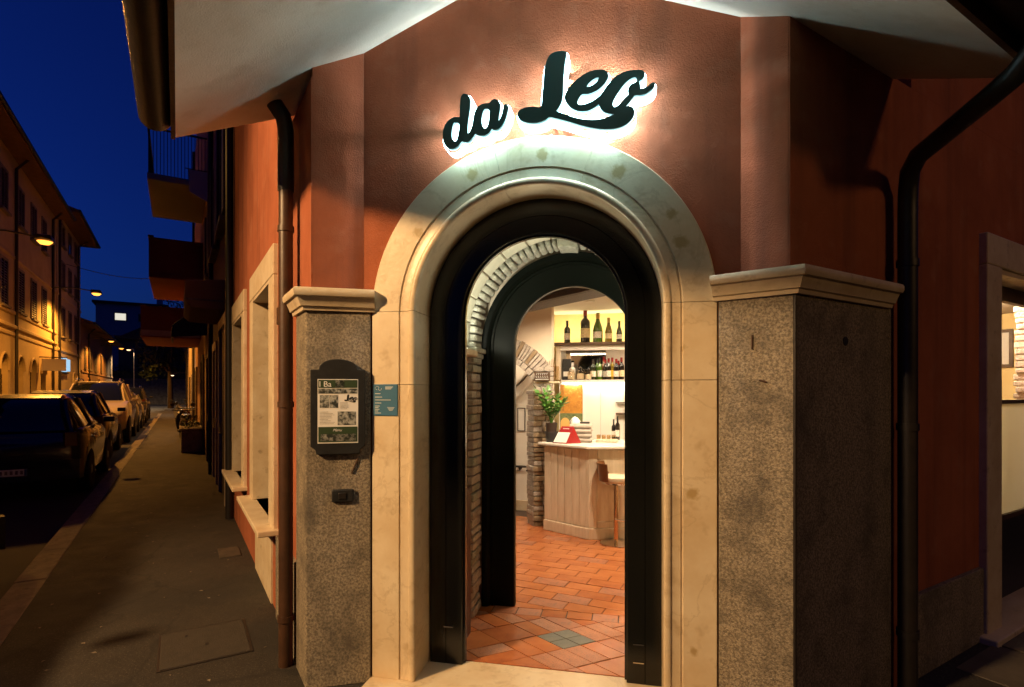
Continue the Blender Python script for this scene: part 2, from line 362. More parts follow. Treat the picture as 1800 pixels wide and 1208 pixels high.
# pavement of the corner: along the left street, round the corner in front of the door and along the right facade
pv = MB()
pts = [S(120,1.65), S(-9,1.65), MR @ Vector((14,-6,0)), MR @ Vector((14,.3,0)), MR @ Vector((0,.3,0)), PR+Vector((0,.3,0)), PL+Vector((0,.3,0)), S(0,-.3), S(120,-.3)]
pv.prism([(p.x, p.y) for p in pts], -.12, 0)
pave = struct(pv.build('pavement', M['asphalt']))
kb = []
for k in range(3):
    kb.append(MB().box(.004, 1.146, 0, .235, -.125, .004).mesh('kerb_stone'))
    kb[-1].materials.append(M['kerb'])
for i in range(46):
    t = -6+i*1.15
    o = link('kerb_stone', kb[i % 3], pave, bev=.012)
    o.matrix_local = Matrix.Translation(S(t, 1.65+random.uniform(-.004,.004), random.uniform(-.003,.003))) @ Matrix.Rotation(AL, 4, 'Z')
far_pave = struct(MB(ML).box(-30, 110, 5.7, 6.5, -.126, .0).build('pavement_opposite', M['asphalt']))
for i in range(5):      # paving slabs by the right-hand window
    for j in range(2):
        p = MB(MR).box(1.6+i*.62, 2.2+i*.62, -.66-j*.62, -.06-j*.62, -.02, .006+.003*((i+j) % 2))
        p.build('paving_slab', M['stone_slab'], pave, bev=.004)
MB(ML).box(3.05,3.42,.06,.26,-.01,.012).build('drain_board', M['trunk'], pave, bev=.004)
cv = thing('access_cover', 'square metal-edged access cover set into the dark pavement', 'manhole cover', S(.97,.47), AL)
MB().box(-.30,.30,-.27,.27,-.01,.004).build('frame', M['black_metal'], cv)
MB().box(-.285,.285,-.255,.255,-.005,.007).build('plate', M['steel_cover'], cv, bev=.003)
MB().box(-.05,.0,-.02,.0,.0,.0085).build('lifting_hole', M['black'], cv)
MB().box(.16,.2,.1,.115,.0,.0085).build('lifting_hole', M['black'], cv)

# ================================================================== THE CORNER RESTAURANT BUILDING
B = thing('corner_building', 'terracotta corner building with chamfered front, marble arched doorway and granite pilasters', 'building')
def zs_left(p):   # underside of the left roof slope above a point
    q = ML.inverted() @ Vector((p[0], p[1], 0)); return 3.575-.55*q.y
def zs_right(p):
    q = MR.inverted() @ Vector((p[0], p[1], 0)); return 3.51+.55*q.y
def ztop(x, y): return min(zs_left((x,y)), zs_right((x,y)))
# front wall round the arched opening
fw = MB(); r = .945; n = 40; xs = [-1.04]+[-r*math.cos(math.pi*i/n) for i in range(n+1)]+[1.09]
for y0, y1 in ((.03,.25),):
    vs = []; fs = []
    for i, x in enumerate(xs):
        zb = 0 if i in (0, len(xs)-1) else ZC+math.sqrt(max(r*r-x*x, 0))
        zt = ztop(x, y0)+.04
        vs += [(x,y0,zb),(x,y0,zt),(x,y1,zb),(x,y1,zt)]
    # the jamb strips reach the ground
    for i in range(1, len(xs)-2):
        a = i*4; c = a+4
        fs += [(a,c,c+1,a+1),(a+2,a+3,c+3,c+2),(a,a+2,c+2,c),(a+1,c+1,c+3,a+3)]
    fw.add(vs, fs)
    for xa, xb in ((-1.04,-r),(r,1.09)):
        za, zb = ztop(xa,y0)+.04, ztop(xb,y0)+.04
        fw.add([(xa,y0,0),(xb,y0,0),(xb,y0,zb),(xa,y0,za),(xa,y1,0),(xb,y1,0),(xb,y1,zb),(xa,y1,za)],
               [(0,1,2,3),(5,4,7,6),(4,0,3,7),(1,5,6,2),(3,2,6,7),(0,4,5,1)])
fw.build('front_wall', M['stucco'], B)
# splayed wall ends above the pilasters
SL = Vector((-1.272,-.145)); SR = Vector((1.272,-.145))
def wall_seg(mb, a, b, z0, za, zb, th, side):   # vertical wall from a to b, thick to the inside
    d = (Vector(b)-Vector(a)).normalized(); nrm = Vector((-d.y, d.x))*side*th
    p = [a, b, (b[0]+nrm.x, b[1]+nrm.y), (a[0]+nrm.x, a[1]+nrm.y)]
    mb.add([(p[0][0],p[0][1],z0),(p[1][0],p[1][1],z0),(p[2][0],p[2][1],z0),(p[3][0],p[3][1],z0),
            (p[0][0],p[0][1],za),(p[1][0],p[1][1],zb),(p[2][0],p[2][1],zb),(p[3][0],p[3][1],za)],
           [(0,3,2,1),(4,5,6,7),(0,1,5,4),(1,2,6,5),(2,3,7,6),(3,0,4,7)])
w = MB(); wall_seg(w, (-1.04,.029), tuple(SL), 0, ztop(-1.04,.03)+.03, ztop(*SL)+.03, .12, -1); w.build('wall_return', M['stucco'], B)
w = MB(); wall_seg(w, (1.09,.029), tuple(SR), 0, ztop(1.09,.03)+.03, ztop(*SR)+.03, .12, 1); w.build('wall_return', M['stucco'], B)

# left street wall with two tall windows
lw = MB(ML); yo = -.03
def lbox(t0,t1,z0,z1): lw.box(t0,t1,yo-.30,yo,z0,z1)
lbox(.0,1.46,0,3.54); lbox(1.461,2.60,0,.66); lbox(1.461,2.60,2.62,3.54); lbox(2.601,3.66,0,3.54); lbox(3.661,4.80,0,.66); lbox(3.661,4.80,2.62,3.54); lbox(4.801,5.05,0,3.54)
lw.build('street_wall', M['stucco'], B)
MB(ML).box(1.02,5.05,yo-.30,yo,3.541,7.2).build('upper_wall', M['stucco'], B)
MB(ML).box(.41,1.19,yo-.01,yo+.022,0,.62).build('plinth', M['granite'], B)
for t0 in (1.46, 3.66):
    t1 = t0+1.14
    wn_ = MB(ML)
    wn_.box(t0-.23,t0-.002,yo-.02,yo+.035,.62,2.621); wn_.box(t1+.002,t1+.23,yo-.02,yo+.035,.62,2.621); wn_.box(t0-.23,t1+.23,yo-.02,yo+.036,2.623,2.86)
    win = wn_.build('window', M['marble2'], B, bev=.008)
    rv = MB(ML)
    rv.box(t0-.001,t0+.03,yo-.26,yo+.033,.665,2.618); rv.box(t1-.03,t1+.001,yo-.26,yo+.033,.665,2.618); rv.box(t0+.03,t1-.03,yo-.26,yo+.033,2.59,2.618)
    rv.build('reveal', M['marble2'], win)
    MB(ML).box(t0-.27,t1+.27,yo-.25,yo+.15,.615,.66).build('sill', M['marble2'], win, bev=.008)
    fr = MB(ML)
    for a,b,c,d in ((t0+.03,t0+.09,.665,2.59),(t1-.09,t1-.03,.665,2.59),(t0+.09,t1-.09,2.52,2.59),(t0+.09,t1-.09,.665,.74),((t0+t1)/2-.04,(t0+t1)/2+.04,.74,2.52)):
        fr.box(a,b,yo-.27,yo-.215,c,d)
    fr.build('sash', M['dark_wood'], win)
    MB(ML).box(t0+.09,t1-.09,yo-.25,yo-.24,.74,2.52).build('pane', M['dark_glass'], win)
    if t0 < 2: MB(ML).box(t0+.02,t1-.05,yo-.02,yo+.014,.0,.61).build('plinth', M['marble2'], B)

# right wall with the tall restaurant window
rw = MB(MR)
def rbox(t0,t1,z0,z1): rw.box(t0,t1,.03,.33,z0,z1)
rbox(0,2.50,0,3.54); rbox(2.501,4.3,0,.02); rbox(2.501,4.3,2.60,3.54); rbox(4.301,9,0,3.54)
rw.build('side_wall', M['stucco'], B)
MB(MR).box(1.24,9,.03,.33,3.541,7.2).build('upper_wall', M['stucco'], B)
MB(MR).box(1.13,2.235,.0,.035,0,.50).build('plinth', M['granite'], B, bev=.006)
wn_ = MB(MR); wn_.box(2.24,2.498,-.02,.06,.0,2.601); wn_.box(4.302,4.56,-.02,.06,.0,2.601); wn_.box(2.24,4.56,-.021,.06,2.603,2.82)
win = wn_.build('window', M['marble2'], B, bev=.008)
MB(MR).box(2.16,4.64,-.10,.26,-.03,.045).build('sill', M['marble2'], win, bev=.01)
rv = MB(MR); rv.box(2.499,2.53,.0,.24,.047,2.598); rv.box(4.27,4.301,.0,.24,.047,2.598); rv.box(2.53,4.27,.0,.24,2.565,2.598); rv.build('reveal', M['marble2'], win)
fr = MB(MR)
for a,b,c,d in ((2.53,2.565,.047,2.565),(4.235,4.27,.047,2.565),(2.565,4.235,2.45,2.565),(2.565,4.235,1.62,1.65),(2.565,4.235,.68,.72)):
    fr.box(a,b,.17,.22,c,d)
fr.build('sash', M['dark_wood'], win)
MB(MR).box(2.565,4.235,.18,.21,.05,.68).build('lower_panel', M['black'], win)
GL = glass('clear window glass')
MB(MR).box(2.565,4.235,.192,.198,1.65,2.45).build('pane', GL, win)
fm_ = bpy.data.materials.new('frosted window film'); fm_.use_nodes = True
nt = fm_.node_tree; nt.nodes.remove(nt.nodes['Principled BSDF'])
tl = nt.nodes.new('ShaderNodeBsdfTranslucent'); tl.inputs[0].default_value = (.74,.76,.72,1)
df = nt.nodes.new('ShaderNodeBsdfDiffuse'); df.inputs[0].default_value = (.7,.72,.7,1)
mx = nt.nodes.new('ShaderNodeMixShader'); mx.inputs[0].default_value = .25
nt.links.new(tl.outputs[0], mx.inputs[1]); nt.links.new(df.outputs[0], mx.inputs[2]); nt.links.new(mx.outputs[0], nt.nodes['Material Output'].inputs[0])
MB(MR).box(2.565,4.235,.192,.197,.72,1.62).build('frosted_pane', fm_, win)

# granite pilasters: slabs with a joint at the corner
def slab(name, M_, x0, x1, z0, z1, th=.045, mat='granite', bev=.006):
    return MB(M_).box(x0, x1, 0, th, z0, z1).build(name, M[mat], B, bev=bev)
slab('granite_slab', MGL, .002, GW-.001, 0, 2.186)
slab('granite_slab', MGR, .001, GW-.002, 0, 2.186)
MB(ML).box(.004,.30,-.045,0,0,2.186).build('granite_slab', M['granite'], B, bev=.006)
MB(MR).box(.004,.93,0,.045,0,2.186).build('granite_slab', M['granite'], B, bev=.006)
bd = MB(MR); bd.lathe([(.008,0),(.008,2.18)], 8, (.0,.006,0)); bd.build('corner_bead', M['black_metal'], B)
# moulded imposts on the pilasters, mitred at the corner
prof = [(0,2.186),(.018,2.186),(.022,2.205),(.034,2.210),(.038,2.222),(.044,2.236),(.052,2.252),(.056,2.262),(.070,2.264),(.077,2.278),(.077,2.298),(.070,2.310),(.0,2.316)]
def impost(path):
    path = [Vector(p[:2]) for p in path]; rings = []
    for i, p in enumerate(path):
        a = path[i-1] if i else None; b = path[i+1] if i+1 < len(path) else None
        def nr(u, v):
            d = (v-u).normalized(); return Vector((d.y, -d.x))
        if a is None: m = nr(p, b)
        elif b is None: m = nr(a, p)
        else:
            n1, n2 = nr(a, p), nr(p, b); m = (n1+n2)/(1+n1.dot(n2))
        rings.append([(p.x+m.x*q, p.y+m.y*q, z) for q, z in prof])
    return MB().loft(rings)
impost([S(.315,0), PL, (-.955,.0)]).build('impost', M['marble2'], B, smooth=35)
impost([(.955,.0), PR, MR @ Vector((.90,0,0))]).build('impost', M['marble2'], B, smooth=35)

# marble surround: a moulded band up the jambs and round the arch, in blocks
mp_ = [(.972,.06),(.972,.002),(.966,-.006),(.905,-.006),(.800,-.006),(.796,.003),(.790,.003),(.786,-.003),(.742,-.003)]
for i in range(9):
    a = math.pi*i/8; mp_.append((.720+.020*math.cos(a), -.004-.011*math.sin(a)))
mp_ += [(.699,.004),(.704,.014),(.704,.30),(.86,.30)]
def block(path): MB().arch(mp_, path).build('marble_block', M['marble'], B, smooth=38, bev=0)
block([('L',.03),('L',.6),('L',1.2),('L',1.758)]); block([('L',1.761),('L',ZC+.018)])
e = .0015
block([('L',ZC+.021)]+arcpath(math.pi-.03, math.pi*.5+.24, 26))
block(arcpath(math.pi*.5+.238, math.pi*.5-.36, 14))
block(arcpath(math.pi*.5-.362, .03, 24)+[('R',ZC+.021)])
block([('R',ZC+.018),('R',1.781)]); block([('R',1.778),('R',1.2),('R',.6),('R',.03)])
th = MB().box(-.98,.98,-.17,.30,-.02,.028); th.build('threshold', M['marble'], B, bev=.008)

# outer door frame, glossy black-green, arched
YF = .255
f1 = [(.705,YF),(.705,YF-.020),(.604,YF-.020),(.602,YF-.016),(.600,YF-.020),(.503,YF-.020),(.497,YF-.015),(.497,YF+.012),(.486,YF+.014),(.486,YF+.045),(.699,YF+.045)]
fo = MB().arch(f1, [('L',.030),('L',.7),('L',1.4),('L',ZC)]+arcpath(math.pi, 0, 64)[1:]+[('R',1.4),('R',.7),('R',.030)], .010).build('outer_door_frame', M['black_paint'], B, smooth=30)
for sx in (-1, 1):
    MB().box(sx*.575-.030, sx*.575+.030, YF-.026, YF-.0205, .255, .262).build('bolt_plate', M['chrome'], fo)
MB().box(.545,.605,YF-.026,YF-.0205,.150,.156).build('bolt_plate', M['chrome'], fo)

# inner door frame, set a little to the right
YG = 1.20; CX2 = .10; CZ2 = 2.07
f2 = [(.715,YG),(.710,YG-.05),(.690,YG-.052),(.668,YG-.046),(.655,YG-.024),(.648,YG-.014),(.640,YG-.020),(.626,YG-.020),(.620,YG-.008),(.465,YG-.008),(.455,YG),(.455,YG+.05),(.715,YG+.05)]
MB().arch(f2, [('L',.030),('L',.8),('L',1.6),('L',CZ2)]+arcpath(math.pi, 0, 64)[1:]+[('R',1.6),('R',.8),('R',.030)], CX2, CZ2).build('inner_door_frame', M['green_paint'], B, smooth=30)

# vestibule between the two frames: plaster walls, brick piers, stone vault
CXV = .06; CZV = 2.12; RV = .72
vest = MB().box(CXV-RV-.16, CXV-RV, .301, 1.19, 0, 2.05).build('vestibule_wall', M['cream_wall'], B)
vest2 = MB().box(CXV+RV, CXV+RV+.16, .301, 1.19, 0, 2.05).build('vestibule_wall', M['cream_wall'], B)
for sx, vw in ((-1,vest),(1,vest2)):
    z = .03; k = 0; ri = RV-.045
    while z < 1.93:
        h = random.uniform(.052,.075); j = random.uniform(-.008,.010)
        for y0, y1 in (((.92,1.14),) if k % 2 else ((.92,1.03),(1.038,1.14))):
            x0, x1 = CXV+sx*(ri-j+random.uniform(-.004,.004)), CXV+sx*RV
            MB().box(min(x0,x1), max(x0,x1), y0-random.uniform(0,.012), y1, z, z+h-.010).build('brick', M['brick_grey'] if random.random() < .85 else M['vault_edge'], vw, bev=.009)
        z += h; k += 1
    for q, (dz, pr_) in enumerate(((.0,.01),(.035,.025),(.075,.045))):
        x0, x1 = CXV+sx*(ri-pr_), CXV+sx*RV
        MB().box(min(x0,x1), max(x0,x1), .92-pr_, 1.14, 1.935+dz, 1.935+dz+.037).build('capital_stone', M['vault_edge'], vw, bev=.008)
    x0, x1 = CXV+sx*(RV-.09), CXV+sx*RV
    MB().box(min(x0,x1), max(x0,x1), .346, .90, 1.975, 2.02).build('cornice', M['marble2'], vw, bev=.01)
va = MB().arch([(RV,.301),(RV,1.19),(RV+.2,1.19),(RV+.2,.301)], arcpath(math.pi+.14, -.14, 40), CXV, CZV).build('vestibule_vault', M['mortar'], B)
a = math.pi+.08
while a > -.02:
    da_ = .262+random.uniform(-.02,.02)
    MB().arch([(RV-.014,.301),(RV-.014,.93),(RV+.02,.93),(RV+.02,.301)], arcpath(a, a-da_+.016, 5), CXV, CZV).build('vault_panel', M['vault'], va, bev=.005)
    a -= da_
a = math.pi+.10
while a > 0:
    if abs(a-(math.pi*.5+.03)) < .09:
        MB().arch([(RV-.085,.90),(RV-.07,1.145),(RV+.02,1.145),(RV+.02,.90)], arcpath(a, a-.20, 3), CXV, CZV).build('keystone', M['vault_edge'], va, bev=.006); a -= .212; continue
    da_ = random.uniform(.062,.088); rr = RV-.052+random.uniform(-.012,.010); y0 = .945+random.uniform(-.016,.012)
    MB().arch([(rr+.012,y0),(rr,y0+.03),(rr,1.14),(RV+.02,1.14),(RV+.02,y0)], arcpath(a, a-da_+.013, 2), CXV, CZV).build('vault_brick', M['vault_edge'], va, bev=.014)
    a -= da_
for sx, vw in ((-1,vest),(1,vest2)):      # lit strip hidden on the vestibule cornice, throwing light up into the vault
    MB().box(CXV+sx*(RV-.035)-.012, CXV+sx*(RV-.035)+.012, .36, .78, 2.021, 2.031).build('light_strip', emission('vestibule lamp strip', (1,.96,.72), 6), vw)
    light('vault_light', 'AREA', (CXV+sx*(RV-.05), .57, 2.036), 9.0, (1,.96,.74), B, .05, (R(180), R(-14*sx), 0), size_y=.40)

# eaves: two sloping soffits that meet on the hip
eo = .64
def hip(o):    # corner where both eaves stand o metres out
    a = ML @ Vector((0,o,0)); d = (ML @ Vector((1,o,0)))-a; b = MR @ Vector((0,-o,0)); e2 = (MR @ Vector((1,-o,0)))-b
    den = d.x*e2.y-d.y*e2.x; t = ((b.x-a.x)*e2.y-(b.y-a.y)*e2.x)/den
    return a+d*t
def slope(mat, name, dz, oo, oi, tl, thick, parent, tr):
    for side in (0, 1):
        K0, K1 = hip(oo), hip(oi)
        F0 = (ML @ Vector((tl-.5,oo,0))) if side == 0 else (MR @ Vector((tr-.55,-oo,0)))
        F1 = (ML @ Vector((tl,oi,0))) if side == 0 else (MR @ Vector((tr,-oi,0)))
        pts = []
        for p, o_ in ((K0,oo),(F0,oo),(F1,oi),(K1,oi)): pts.append((p.x, p.y, (3.51 if side else 3.575)-.55*o_+dz))
        up = [(x,y,z+thick) for x,y,z in pts]
        MB().add(pts+up, [(0,1,2,3),(7,6,5,4),(0,4,5,1),(1,5,6,2),(2,6,7,3),(3,7,4,0)]).build(name, M[mat], parent)
slope('soffit', 'soffit', 0, eo, -1.6, 1.0, .10, B, 1.40)
slope('roof_tile', 'roof', .103, eo+.05, -2.2, 1.04, .05, B, 1.42)
for side in (0,1):
    zf = (3.51 if side else 3.575)-.55*eo
    K0 = hip(eo+.10); q = (ML @ Vector((.50,eo+.10,0))) if side == 0 else (MR @ Vector((.85,-eo-.10,0)))
    d = (q-K0).normalized(); nn = Vector((d.y,-d.x,0)) if side == 1 else Vector((-d.y,d.x,0))
    gp = [(math.cos(math.pi+math.pi*i/10)*.085, math.sin(math.pi+math.pi*i/10)*.085) for i in range(11)]
    gp = gp+[(x*.93,z*.93+.002) for x,z in gp[::-1]]
    rings = [[(p.x+nn.x*x, p.y+nn.y*x, zf+.10+z) for x,z in gp] for p in (K0, q)]
    MB().loft(rings).build('gutter', M['black_metal'], B, smooth=40)
    K2 = hip(eo+.001); q2 = (ML @ Vector((.5,eo+.001,0))) if side == 0 else (MR @ Vector((.85,-eo-.001,0)))
    fa = [(K2.x,K2.y,zf-.012),(q2.x,q2.y,zf-.012),(q2.x+nn.x*.022,q2.y+nn.y*.022,zf-.012),(K2.x+nn.x*.022,K2.y+nn.y*.022,zf-.012)]
    MB().add(fa+[(x,y,z+.16) for x,y,z in fa], [(0,3,2,1),(4,5,6,7),(0,1,5,4),(1,2,6,5),(2,3,7,6),(3,0,4,7)]).build('fascia', M['dark_wood'], B)

# rainwater pipes
pp = MB(ML).tube([(.365,.05,-.01),(.365,.05,2.98)], .043, 14).build('downpipe', M['brown_metal'], B, smooth=40)
MB(ML).tube([(.365,.05,2.975),(.365,.05,3.36),(.365,.065,3.44),(.365,.13,3.53)], .049, 14).build('shaded_upper_pipe', M['black_metal'], pp, smooth=40)  # black from here up stands in for the eave's shadow on the pipe
for z in (.28,1.62,2.72): MB(ML).tube([(.365,.05,z),(.365,.05,z+.035)], .050, 14).build('pipe_collar', M['brown_metal'], pp, smooth=40)
pts = [(.48,-.74,3.20),(.49,-.72,3.12),(.52,-.66,3.07),(.60,-.55,3.05),(.86,-.16,2.98),(.945,-.085,2.94),(.985,-.06,2.86),(.99,-.055,2.74),(.99,-.055,-.01)]
pq = MB(MR).tube(pts, .048, 16).build('downpipe', M['black_metal'], B, smooth=50)
for z in (.34,1.50,2.42): MB(MR).tube([(.99,-.055,z),(.99,-.055,z+.04)], .055, 16).build('pipe_collar', M['black_metal'], pq, smooth=40)
# conduits and small fittings on the left wall
cd = MB(ML); cd.tube([(.72,.0,.0),(.72,.0,2.45)], .012, 6); cd.build('conduit', M['brown_metal'], B, smooth=40)
MB(ML).box(.66,.78,-.03,.045,2.18,2.30).build('junction_box', M['brown_metal'], B, bev=.006)
MB(ML).tube([(5.0,.03,0),(5.0,.03,6.4)], .05, 10).build('downpipe', M['black_metal'], B, smooth=40)

# ================================================================== SIGN, MENU BOARD, PLATE, INTERCOM
SIGN_DA=[[(-0.487,3.1357),(-0.4851,3.1647),(-0.4755,3.1892),(-0.4602,3.2095),(-0.4411,3.2239),(-0.4183,3.2306),(-0.3899,3.2259),(-0.3888,3.2565),(-0.388,3.2999),(-0.3824,3.3355),(-0.3729,3.3489),(-0.3597,3.3518),(-0.3428,3.3437),(-0.3315,3.328),(-0.3285,3.3169),(-0.3297,3.2755),(-0.3353,3.2328),(-0.3409,3.1937),(-0.3435,3.165),(-0.3435,3.1307),(-0.3315,3.1422),(-0.3184,3.1733),(-0.3128,3.2052),(-0.3072,3.2334),(-0.2979,3.2576),(-0.2829,3.274),(-0.2643,3.2846),(-0.2458,3.2886),(-0.2254,3.285),(-0.2125,3.2968),(-0.1959,3.3039),(-0.1812,3.3016),(-0.1665,3.2882),(-0.16,3.2714),(-0.161,3.243),(-0.1665,3.2115),(-0.1691,3.1814),(-0.1592,3.2),(-0.1501,3.224),(-0.1446,3.2483),(-0.1391,3.2655),(-0.1282,3.2704),(-0.118,3.2615),(-0.1154,3.2487),(-0.1209,3.2209),(-0.13,3.1898),(-0.1446,3.1629),(-0.161,3.1449),(-0.1794,3.1361),(-0.1959,3.1366),(-0.207,3.1424),(-0.2199,3.1258),(-0.2384,3.115),(-0.2569,3.1107),(-0.2792,3.1136),(-0.2997,3.1246),(-0.3128,3.1079),(-0.3315,3.0899),(-0.3503,3.0844),(-0.3635,3.0875),(-0.3767,3.0905),(-0.3956,3.0706),(-0.4164,3.058),(-0.4373,3.0552),(-0.4564,3.0617),(-0.4736,3.0797),(-0.4831,3.1025)],
 [(-0.4354,3.1379),(-0.4328,3.1631),(-0.4278,3.1844),(-0.4202,3.1989),(-0.4107,3.1965),(-0.3994,3.1953),(-0.3926,3.1881),(-0.3918,3.1735),(-0.3948,3.1484),(-0.4013,3.1164),(-0.4088,3.099),(-0.4183,3.097),(-0.4278,3.1063),(-0.4343,3.1196)],
 [(-0.2651,3.1967),(-0.2614,3.2214),(-0.2551,3.2441),(-0.2476,3.2541),(-0.2376,3.2548),(-0.2273,3.2519),(-0.2206,3.244),(-0.2217,3.2173),(-0.2254,3.1818),(-0.2328,3.1611),(-0.2439,3.1497),(-0.2532,3.156),(-0.2614,3.1711)]]
SIGN_LEO=[[(0.0759,3.3708),(0.0806,3.4267),(0.0901,3.4678),(0.1067,3.501),(0.135,3.5161),(0.1726,3.5173),(0.1937,3.5132),(0.1993,3.5031),(0.196,3.4826),(0.189,3.4415),(0.1843,3.3907),(0.182,3.3396),(0.1796,3.2838),(0.1726,3.2472),(0.1585,3.2207),(0.1444,3.2035),(0.1773,3.1883),(0.2147,3.1704),(0.2657,3.1511),(0.3164,3.1399),(0.3621,3.1365),(0.4031,3.1415),(0.4257,3.1483),(0.4437,3.156),(0.4189,3.1595),(0.394,3.17),(0.3758,3.1903),(0.3667,3.2144),(0.3439,3.1984),(0.3164,3.1875),(0.2842,3.1854),(0.2518,3.193),(0.2193,3.2142),(0.196,3.2447),(0.1876,3.2689),(0.1937,3.2916),(0.21,3.3177),(0.2379,3.347),(0.275,3.3728),(0.3118,3.3892),(0.3484,3.3963),(0.3804,3.3947),(0.4031,3.385),(0.4157,3.3651),(0.4144,3.3446),(0.394,3.3148),(0.3576,3.2868),(0.3118,3.2736),(0.2796,3.2749),(0.2634,3.2558),(0.2565,3.238),(0.2657,3.224),(0.298,3.2242),(0.3347,3.2363),(0.3667,3.2558),(0.3849,3.2745),(0.4031,3.3),(0.4257,3.3249),(0.4527,3.3492),(0.4886,3.3654),(0.5288,3.3719),(0.5687,3.3693),(0.5908,3.3621),(0.5996,3.3451),(0.5974,3.3318),(0.5864,3.3173),(0.5714,3.3095),(0.5758,3.2981),(0.5784,3.2842),(0.5784,3.2715),(0.5952,3.2732),(0.615,3.2822),(0.6303,3.294),(0.6435,3.297),(0.65,3.2894),(0.6478,3.2761),(0.6325,3.2576),(0.604,3.2428),(0.5775,3.2389),(0.551,3.2397),(0.5399,3.2295),(0.5243,3.2085),(0.5052,3.1869),(0.5154,3.1904),(0.5288,3.1875),(0.5421,3.177),(0.5488,3.1558),(0.5443,3.1336),(0.5266,3.1104),(0.4976,3.0905),(0.4617,3.0804),(0.4166,3.0795),(0.3667,3.0867),(0.3164,3.0996),(0.2611,3.1191),(0.2007,3.1439),(0.1444,3.1637),(0.1091,3.1744),(0.0877,3.1626),(0.0545,3.1528),(0.0162,3.152),(-0.0222,3.1607),(-0.0512,3.1769),(-0.0648,3.1997),(-0.0609,3.2207),(-0.0415,3.2352),(-0.0126,3.2407),(0.021,3.2403),(0.0568,3.2341),(0.0664,3.2542),(0.0687,3.2963),(0.0735,3.3382)],
 [(0.3049,3.3123),(0.3164,3.3308),(0.3347,3.3448),(0.353,3.3528),(0.3658,3.3541),(0.3621,3.3416),(0.3439,3.3253),(0.3256,3.3159)],
 [(0.5532,3.3317),(0.5243,3.3246),(0.4953,3.3007),(0.4685,3.2673),(0.446,3.2332),(0.4383,3.2111),(0.4437,3.1945),(0.455,3.1933),(0.4729,3.205),(0.4976,3.2297),(0.519,3.2524),(0.5145,3.2643),(0.5176,3.2822),(0.5288,3.2991),(0.5466,3.3052),(0.5607,3.3117)]]
sg = thing('shop_sign', 'backlit script sign reading da Leo above the marble arch', 'sign', (.05,.03,3.1))
def rel(sp): return [[(x-.05, z-3.1) for x, z in q] for q in sp]
for sp in (SIGN_DA, SIGN_LEO):
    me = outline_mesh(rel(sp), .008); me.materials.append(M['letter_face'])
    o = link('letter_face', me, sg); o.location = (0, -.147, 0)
    me = outline_mesh(rel(sp), .005, -.001); me.materials.append(M['letter_edge'])
    o2 = link('letter_trim', me, o); o2.location = (0, .0135, 0)
    me = outline_mesh(rel(sp), .034, .009); me.materials.append(M['sign_glow'])
    o = link('letter_body', me, sg); o.location = (0, -.092, 0)
    me = outline_mesh(rel(sp), .003, .0115); me.materials.append(M['rim'])
    o = link('back_plate', me, o); o.location = (0, .039, 0)
leds = ((-.47,.10),(-.335,.14),(-.255,.17),(-.06,.12),(.10,.14),(.115,.36),(.30,.24),(.40,.27),(.49,.22),(.32,.035),(.44,.075))
rs = random.Random(12)
for k, (x, z) in enumerate(leds):      # lamp modules behind the letters and the pins that hold the letters off the wall
    light('led_light', 'POINT', (x,-.038,z), 6.0, (.92,.97,.95), sg, .004)
    MB().lathe([(0,-.0475),(.010,-.0475),(.010,-.040),(0,-.040)], 8, (x,.0,z), 'y').build('led_module', M['paper'], sg)
    for q in range(3):
        a = rs.uniform(0, 6.28); d = rs.uniform(.022,.04)
        MB().tube([(x+d*math.cos(a),-.050,z+d*math.sin(a)),(x+d*math.cos(a),.0,z+d*math.sin(a))], rs.uniform(.004,.009), 6).build('standoff', M['chrome'], sg)
cb = MB().tube([(-.26,-.005,-.015),(-.2,-.012,-.02),(-.14,-.006,.005),(-.08,-.012,.012),(-.02,-.01,.03),(.02,-.008,.02),(.05,-.01,.05)], .0035, 5)
cb.build('cable', M['paper'], sg)

mb_ = thing('menu_board', 'black menu board with arched top fixed to the left granite pilaster', 'menu board', MGL @ Vector((.18,-.001,1.355)), AG)
w2 = .152; h0, h1 = 0, .49; pts = [(-w2,.045),(-w2+.012,.040),(-w2+.026,.026),(-w2+.032,.0),(w2-.032,.0),(w2-.026,.026),(w2-.012,.040),(w2,.045),(w2,h1),(w2-.045,h1)]
for i in range(1,12):
    a = math.pi*i/12; pts.append(((w2-.045)*math.cos(a), h1+.062*math.sin(a)**.85))
pts += [(-w2+.045,h1),(-w2,h1)]
bo = MB().prism_y(pts, -.028, 0).build('board', M['black'], mb_, bev=.004)
sh = MB().box(-.112,.112,-.0305,-.029,.065,.435).build('menu_sheet', M['paper'], mb_)
def pr(name, x0,x1,z0,z1,mat): return MB().box(x0,x1,-.0318,-.0306,z0,z1).build(name, M[mat], sh)
pr('printed_band', -.108,.108,.385,.431,'green_print'); pr('printed_photo', -.014,.035,.388,.429,'photo_print')
pr('printed_band', -.108,.108,.352,.381,'photo_print'); pr('printed_photo', -.100,-.050,.270,.343,'photo_print'); pr('printed_photo', -.046,.0,.270,.343,'photo_print')
pr('printed_photo', -.002,.100,.170,.248,'photo_print'); pr('printed_band', -.108,.108,.072,.160,'green_print'); pr('printed_photo', -.095,.100,.078,.118,'photo_print')
t_ = MB()
for k in range(6): t_.box(.012,.06+random.uniform(-.01,.0),-.0314,-.0306,.298-k*.007,.2995-k*.007)
for k in range(9): t_.box(-.10,-.035+random.uniform(-.02,.02),-.0314,-.0306,.245-k*.0085,.2465-k*.0085)
t_.build('small_print', M['ink'], sh)['kind'] = 'stuff'
me = text_mesh('I Ba', .046); me.materials.append(M['paper']); o = link('heading', me, sh); o.location = (-.105,-.0324,.391)
sc_ = .105
